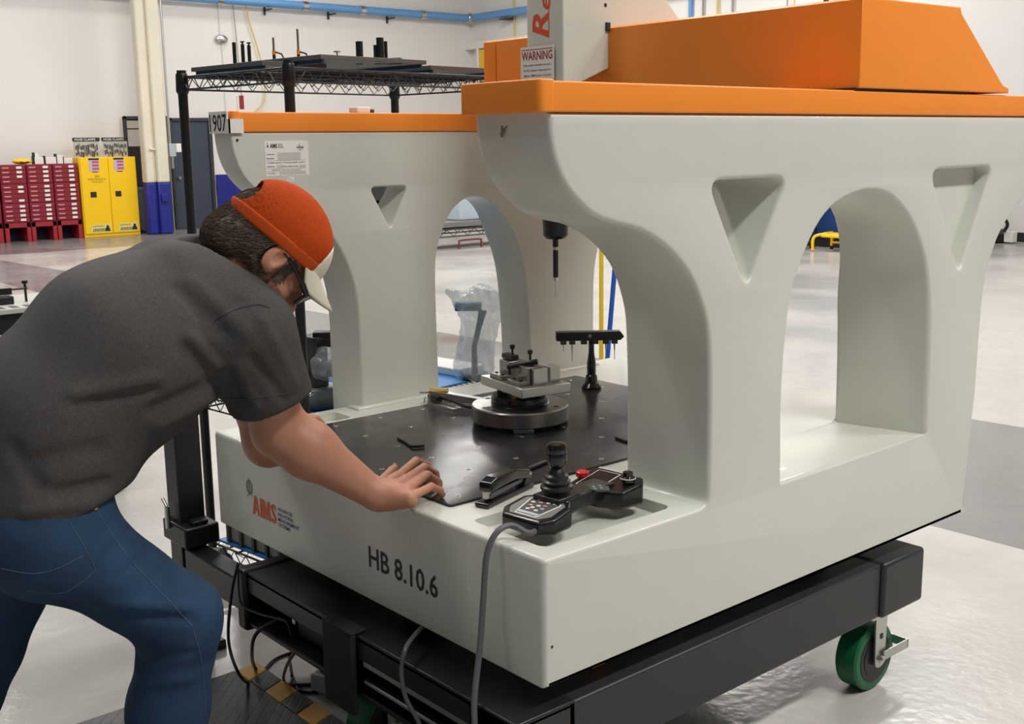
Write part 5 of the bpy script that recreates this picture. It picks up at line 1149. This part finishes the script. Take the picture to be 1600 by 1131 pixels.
# snapped details on cloth
def bvh(o): 
    me = o.data; return BVHTree.FromPolygons([v.co + ORG[o.name] for v in me.vertices], [p.vertices[:] for p in me.polygons])
bj, bs = bvh(jeans), bvh(shirt)
EYE = Vector((1.65523, -1.49027, 1.59489))
def snap(tree, pts, n=10):
    out = []
    for p in catmull(pts, n):
        h = tree.ray_cast(EYE, (p - EYE).normalized())
        q = h[0] if h[0] is not None and (h[0] - p).length < .25 else tree.find_nearest(p)[0]
        out.append(q)
    return out
MB().tube(snap(bj, [(-0.4717, -0.7333, 0.9130), (-0.4482, -0.7184, 0.8703), (-0.4191, -0.6988, 0.8214), (-0.3817, -0.6701, 0.7699), (-0.3961, -0.6264, 0.7098), (-0.4108, -0.5835, 0.6479)]), .0013, 5).build('side_seam', THREAD, jeans)
MB().tube(snap(bj, [(-0.4079, -0.5828, 0.6390), (-0.3934, -0.5790, 0.5945), (-0.3797, -0.5817, 0.5312), (-0.4108, -0.5675, 0.4369)]), .0013, 5).build('side_seam', THREAD, jeans)
MB().tube(snap(bj, [(-0.5020, -0.7758, 0.8895), (-0.4826, -0.7639, 0.8529), (-0.4616, -0.7519, 0.8102), (-0.4599, -0.7552, 0.7921), (-0.4902, -0.8013, 0.7565), (-0.5389, -0.8569, 0.7611)]), .0013, 5).build('pocket_seam', THREAD, jeans)
MB().tube(snap(bj, [(-0.5750, -0.8869, 0.8029), (-0.5352, -0.8433, 0.7924), (-0.5044, -0.8046, 0.8014), (-0.4756, -0.7639, 0.8250)]), .0011, 5).build('pocket_stitch', THREAD, jeans)
q = snap(bj, [(-0.4726, -0.7340, 0.9142), (-0.4717, -0.7333, 0.9130)], 1)[0]; MB().sphere(q, .0055, 12, 8).build('rivet', BRASS, jeans)
MB().tube(snap(bs, [(-0.4639, -0.4678, 1.2495), (-0.4417, -0.4355, 1.2705), (-0.4139, -0.3998, 1.2813), (-0.4400, -0.3560, 1.2676)]), .0016, 5).build('shoulder_seam', mat('dark_thread', (48, 47, 46), .8), shirt)
MB().tube(snap(bs, [(-0.4742, -0.4496, 1.0866), (-0.4502, -0.4216, 1.0861), (-0.4427, -0.3671, 1.0815), (-0.4650, -0.2845, 1.0776)]), .0012, 5).build('hem_stitch', mat('hem_thread', (60, 58, 57), .8), shirt)
# hair
def hair_sdf(P):
    e = lambda c, r: ellip(P, hp(*c), np.array(r) * KH, HA)
    d = e((-.03, 0, .012), (.108, .083, .098)); d = smin(d, e((-.085, 0, -.055), (.048, .058, .05)), .03)
    d = smax(d, ((P - hp(.028, 0, 0)) @ hf) + ((P - hp(.028, 0, 0)) @ hu) * .35, .01)          # stops before the temple
    lo = (P - hp(-.06, 0, -.098)) @ (hu * .9 + hf * -.42); d = smax(d, -lo, .01)
    ear = np.minimum(e((.004, -.085, -.012), (.034, .03, .044)), e((.004, .085, -.012), (.034, .03, .044))); d = smax(d, -ear, .008)
    str_ = np.sin((P @ (hf * 520 + hl * 260)) + 3 * np.sin(P @ (hu * 45 + hl * 30))) * .0013
    return d + str_ + .0016 * waves(P, 90, 12)
hair = finish('hair', field_mesh(hair_sdf, HEAD - .22, HEAD + .22, .0038), HAIRM, man, smooth=0); hair.data.shade_smooth()
bh_ = bvh(hair); hs = MB(); polys = hair.data.polygons; rr = random.Random(3)
for k in range(2600):
    p_ = polys[rr.randrange(len(polys))]; p = p_.center + ORG[hair.name]; nrm = p_.normal.copy()
    flow = Vector(-hu * .75 - hf * .55 + np.array([rr.gauss(0, .16) for _ in range(3)])); pts = []
    for s_ in range(4):
        pts.append(p + nrm * (.0012 + .0012 * s_ * (rr.random() < .5)))
        t_ = (flow - nrm * flow.dot(nrm)).normalized(); q, n2, _, _ = bh_.find_nearest(p + t_ * .009); p, nrm = q, n2
    hs.tube(pts, [.0009, .001, .0008, .0002], 3)
me_ = bpy.data.meshes.new('hair_strands'); me_.from_pydata(hs.v, [], hs.f); tag(finish('hair_strands', me_, HAIRM, hair), kind='stuff')
bb_ = bvh(body)
def whiskers(name, n, f0, f1, u0, u1, L, r, mt_):
    hs = MB()
    for k in range(n):
        f = rr.uniform(f0, f1); u = rr.uniform(u0, u1); s = -1 if k % 2 else 1
        p, nrm, _, _ = bb_.find_nearest(Vector(hp(f, s * .074, u))); fl = Vector(-hu * .9 + hf * .2 + np.array([rr.gauss(0, .25) for _ in range(3)])); pts = []
        for q in range(3):
            pts.append(p + nrm * (.0006 + .0008 * q)); t_ = (fl - nrm * fl.dot(nrm)).normalized(); p, nrm, _, _ = bb_.find_nearest(p + t_ * L)
        hs.tube(pts, [r, r, r * .4], 3)
    me_ = bpy.data.meshes.new(name); me_.from_pydata(hs.v, [], hs.f); tag(finish(name, me_, mt_, hair), kind='stuff')
whiskers('sideburns', 700, .026, .046, -.022, .03, .006, .0008, HAIRM)
whiskers('stubble', 900, .02, .075, -.10, -.03, .0016, .0004, mat('stubble_brown', (120, 84, 60), .6))
# cap: orange mesh back, cream front, brim, strap
cu_ = np.array(hu) * .93 + np.array(hf) * -.0; cn = hu * .955 - hf * .296; cn /= np.linalg.norm(cn)
def cap_shell(P):
    d = ellip(P, hp(-.022, 0, .035), np.array((.124, .092, .108)) * KH, HA); d = np.maximum(d, -(ellip(P, hp(-.022, 0, .035), np.array((.119, .087, .103)) * KH, HA)))
    return np.maximum(d, -((P - hp(.03, 0, .03)) @ cn))
fr = hf * .93 + hu * .12; fr /= np.linalg.norm(fr)
def back_gap(P): return ellip(P, hp(-.13, 0, .034), np.array((.05, .046, .034)) * KH, HA)
cb_ = lambda P: np.maximum(np.maximum(cap_shell(P), (P - hp(.062, 0, .05)) @ fr), -back_gap(P))
cf_ = lambda P: np.maximum(cap_shell(P) - .0004, -((P - hp(.062, 0, .05)) @ fr))
cap = finish('cap', field_mesh(cb_, HEAD - .22, HEAD + .24, .0034), CAPO, man, smooth=0); cap.data.shade_smooth()
finish('front_panel', field_mesh(cf_, HEAD - .2, HEAD + .24, .0034), CAPW, cap, smooth=0).data.shade_smooth()
def band(P):
    d = ellip(P, hp(-.022, 0, .035), np.array((.1262, .0942, .1102)) * KH, HA); d = np.maximum(d, -(ellip(P, hp(-.022, 0, .035), np.array((.119, .087, .103)) * KH, HA)))
    h = (P - hp(.03, 0, .03)) @ cn; return np.maximum(np.maximum(np.maximum(d - .0012, -h), h - .026), (P - hp(.062, 0, .05)) @ fr)
finish('cap_band', field_mesh(band, HEAD - .22, HEAD + .24, .0034), mat('orange_band', (180, 72, 26), .75, spec=.12), cap, smooth=0).data.shade_smooth()
bt_ = MB(); N = 28; rows = 8; vs = []
for i in range(N + 1):
    a = math.radians(-62 + 124 * i / N)
    for j in range(rows + 1):
        s = j / rows; r0 = .100; f0 = .0; 
        f = -.022 + .121 * math.cos(a) + s * (.074 * math.cos(a * .85) ** .8); l = .09 * math.sin(a) * (1 - .06 * s)
        u = .034 + (.099 - .03) * .31 - (.014 * s) - .045 * (abs(l) / .09) ** 2 * (.25 + .75 * s)
        vs.append(hp(f, l, u))
bt_.add(vs, [(i * (rows + 1) + j, (i + 1) * (rows + 1) + j, (i + 1) * (rows + 1) + j + 1, i * (rows + 1) + j + 1) for i in range(N) for j in range(rows)])
bo = bt_.build('brim', CAPW, cap, smooth=60); sd = bo.modifiers.new('thick', 'SOLIDIFY'); sd.thickness = .0035; sd.offset = 0
# glasses
GL = mat('glasses_black', (16, 16, 17), .25); LENS = mat('tinted_lens', (30, 28, 28), .08, alpha=.72, spec=.8)
gl = MB()
for s in (-1, 1):
    gl.tube([hp(-.01, s * .084, .016), hp(.03, s * .083, .018), hp(.075, s * .077, .014), hp(.098, s * .066, .010)], [.003, .0045, .0065, .0075], 8)
    gl.tube(catmull([hp(.100, s * .066, .016), hp(.116, s * .03, .018), hp(.119, s * .008, .012), hp(.116, s * .012, -.01), hp(.110, s * .035, -.022), hp(.098, s * .062, -.014)], 5, True), .0024, 6, True)
gl.tube([hp(.119, -.008, .012), hp(.121, 0, .014), hp(.119, .008, .012)], .0025, 6)
gl = gl.build('glasses', GL, man)
for s in (-1, 1):
    m = MB(); ring = catmull([hp(.100, s * .066, .016), hp(.116, s * .03, .018), hp(.119, s * .008, .012), hp(.116, s * .012, -.01), hp(.110, s * .035, -.022), hp(.098, s * .062, -.014)], 5, True)
    c = sum(ring, Vector()) / len(ring) + Vector(hf) * .003; m.add([c] + ring, [(0, i + 1, (i + 1) % len(ring) + 1) for i in range(len(ring))]); l_ = m.build('lens', LENS, gl)
# nails on the right hand
for nm, F in RF.items():
    a, b = np.array(F[2]), np.array(F[3]); dr = (b - a) / np.linalg.norm(b - a)
    up = np.array((0, 0, 1)) - dr * dr[2]; up = up / np.linalg.norm(up)
    MB().sphere(b + up * (.0062 if nm != 'thumb' else .0075) - dr * .001, .0042, 10, 6).build('fingernail', mat('nail_' + nm, (214, 168, 150), .35), body)
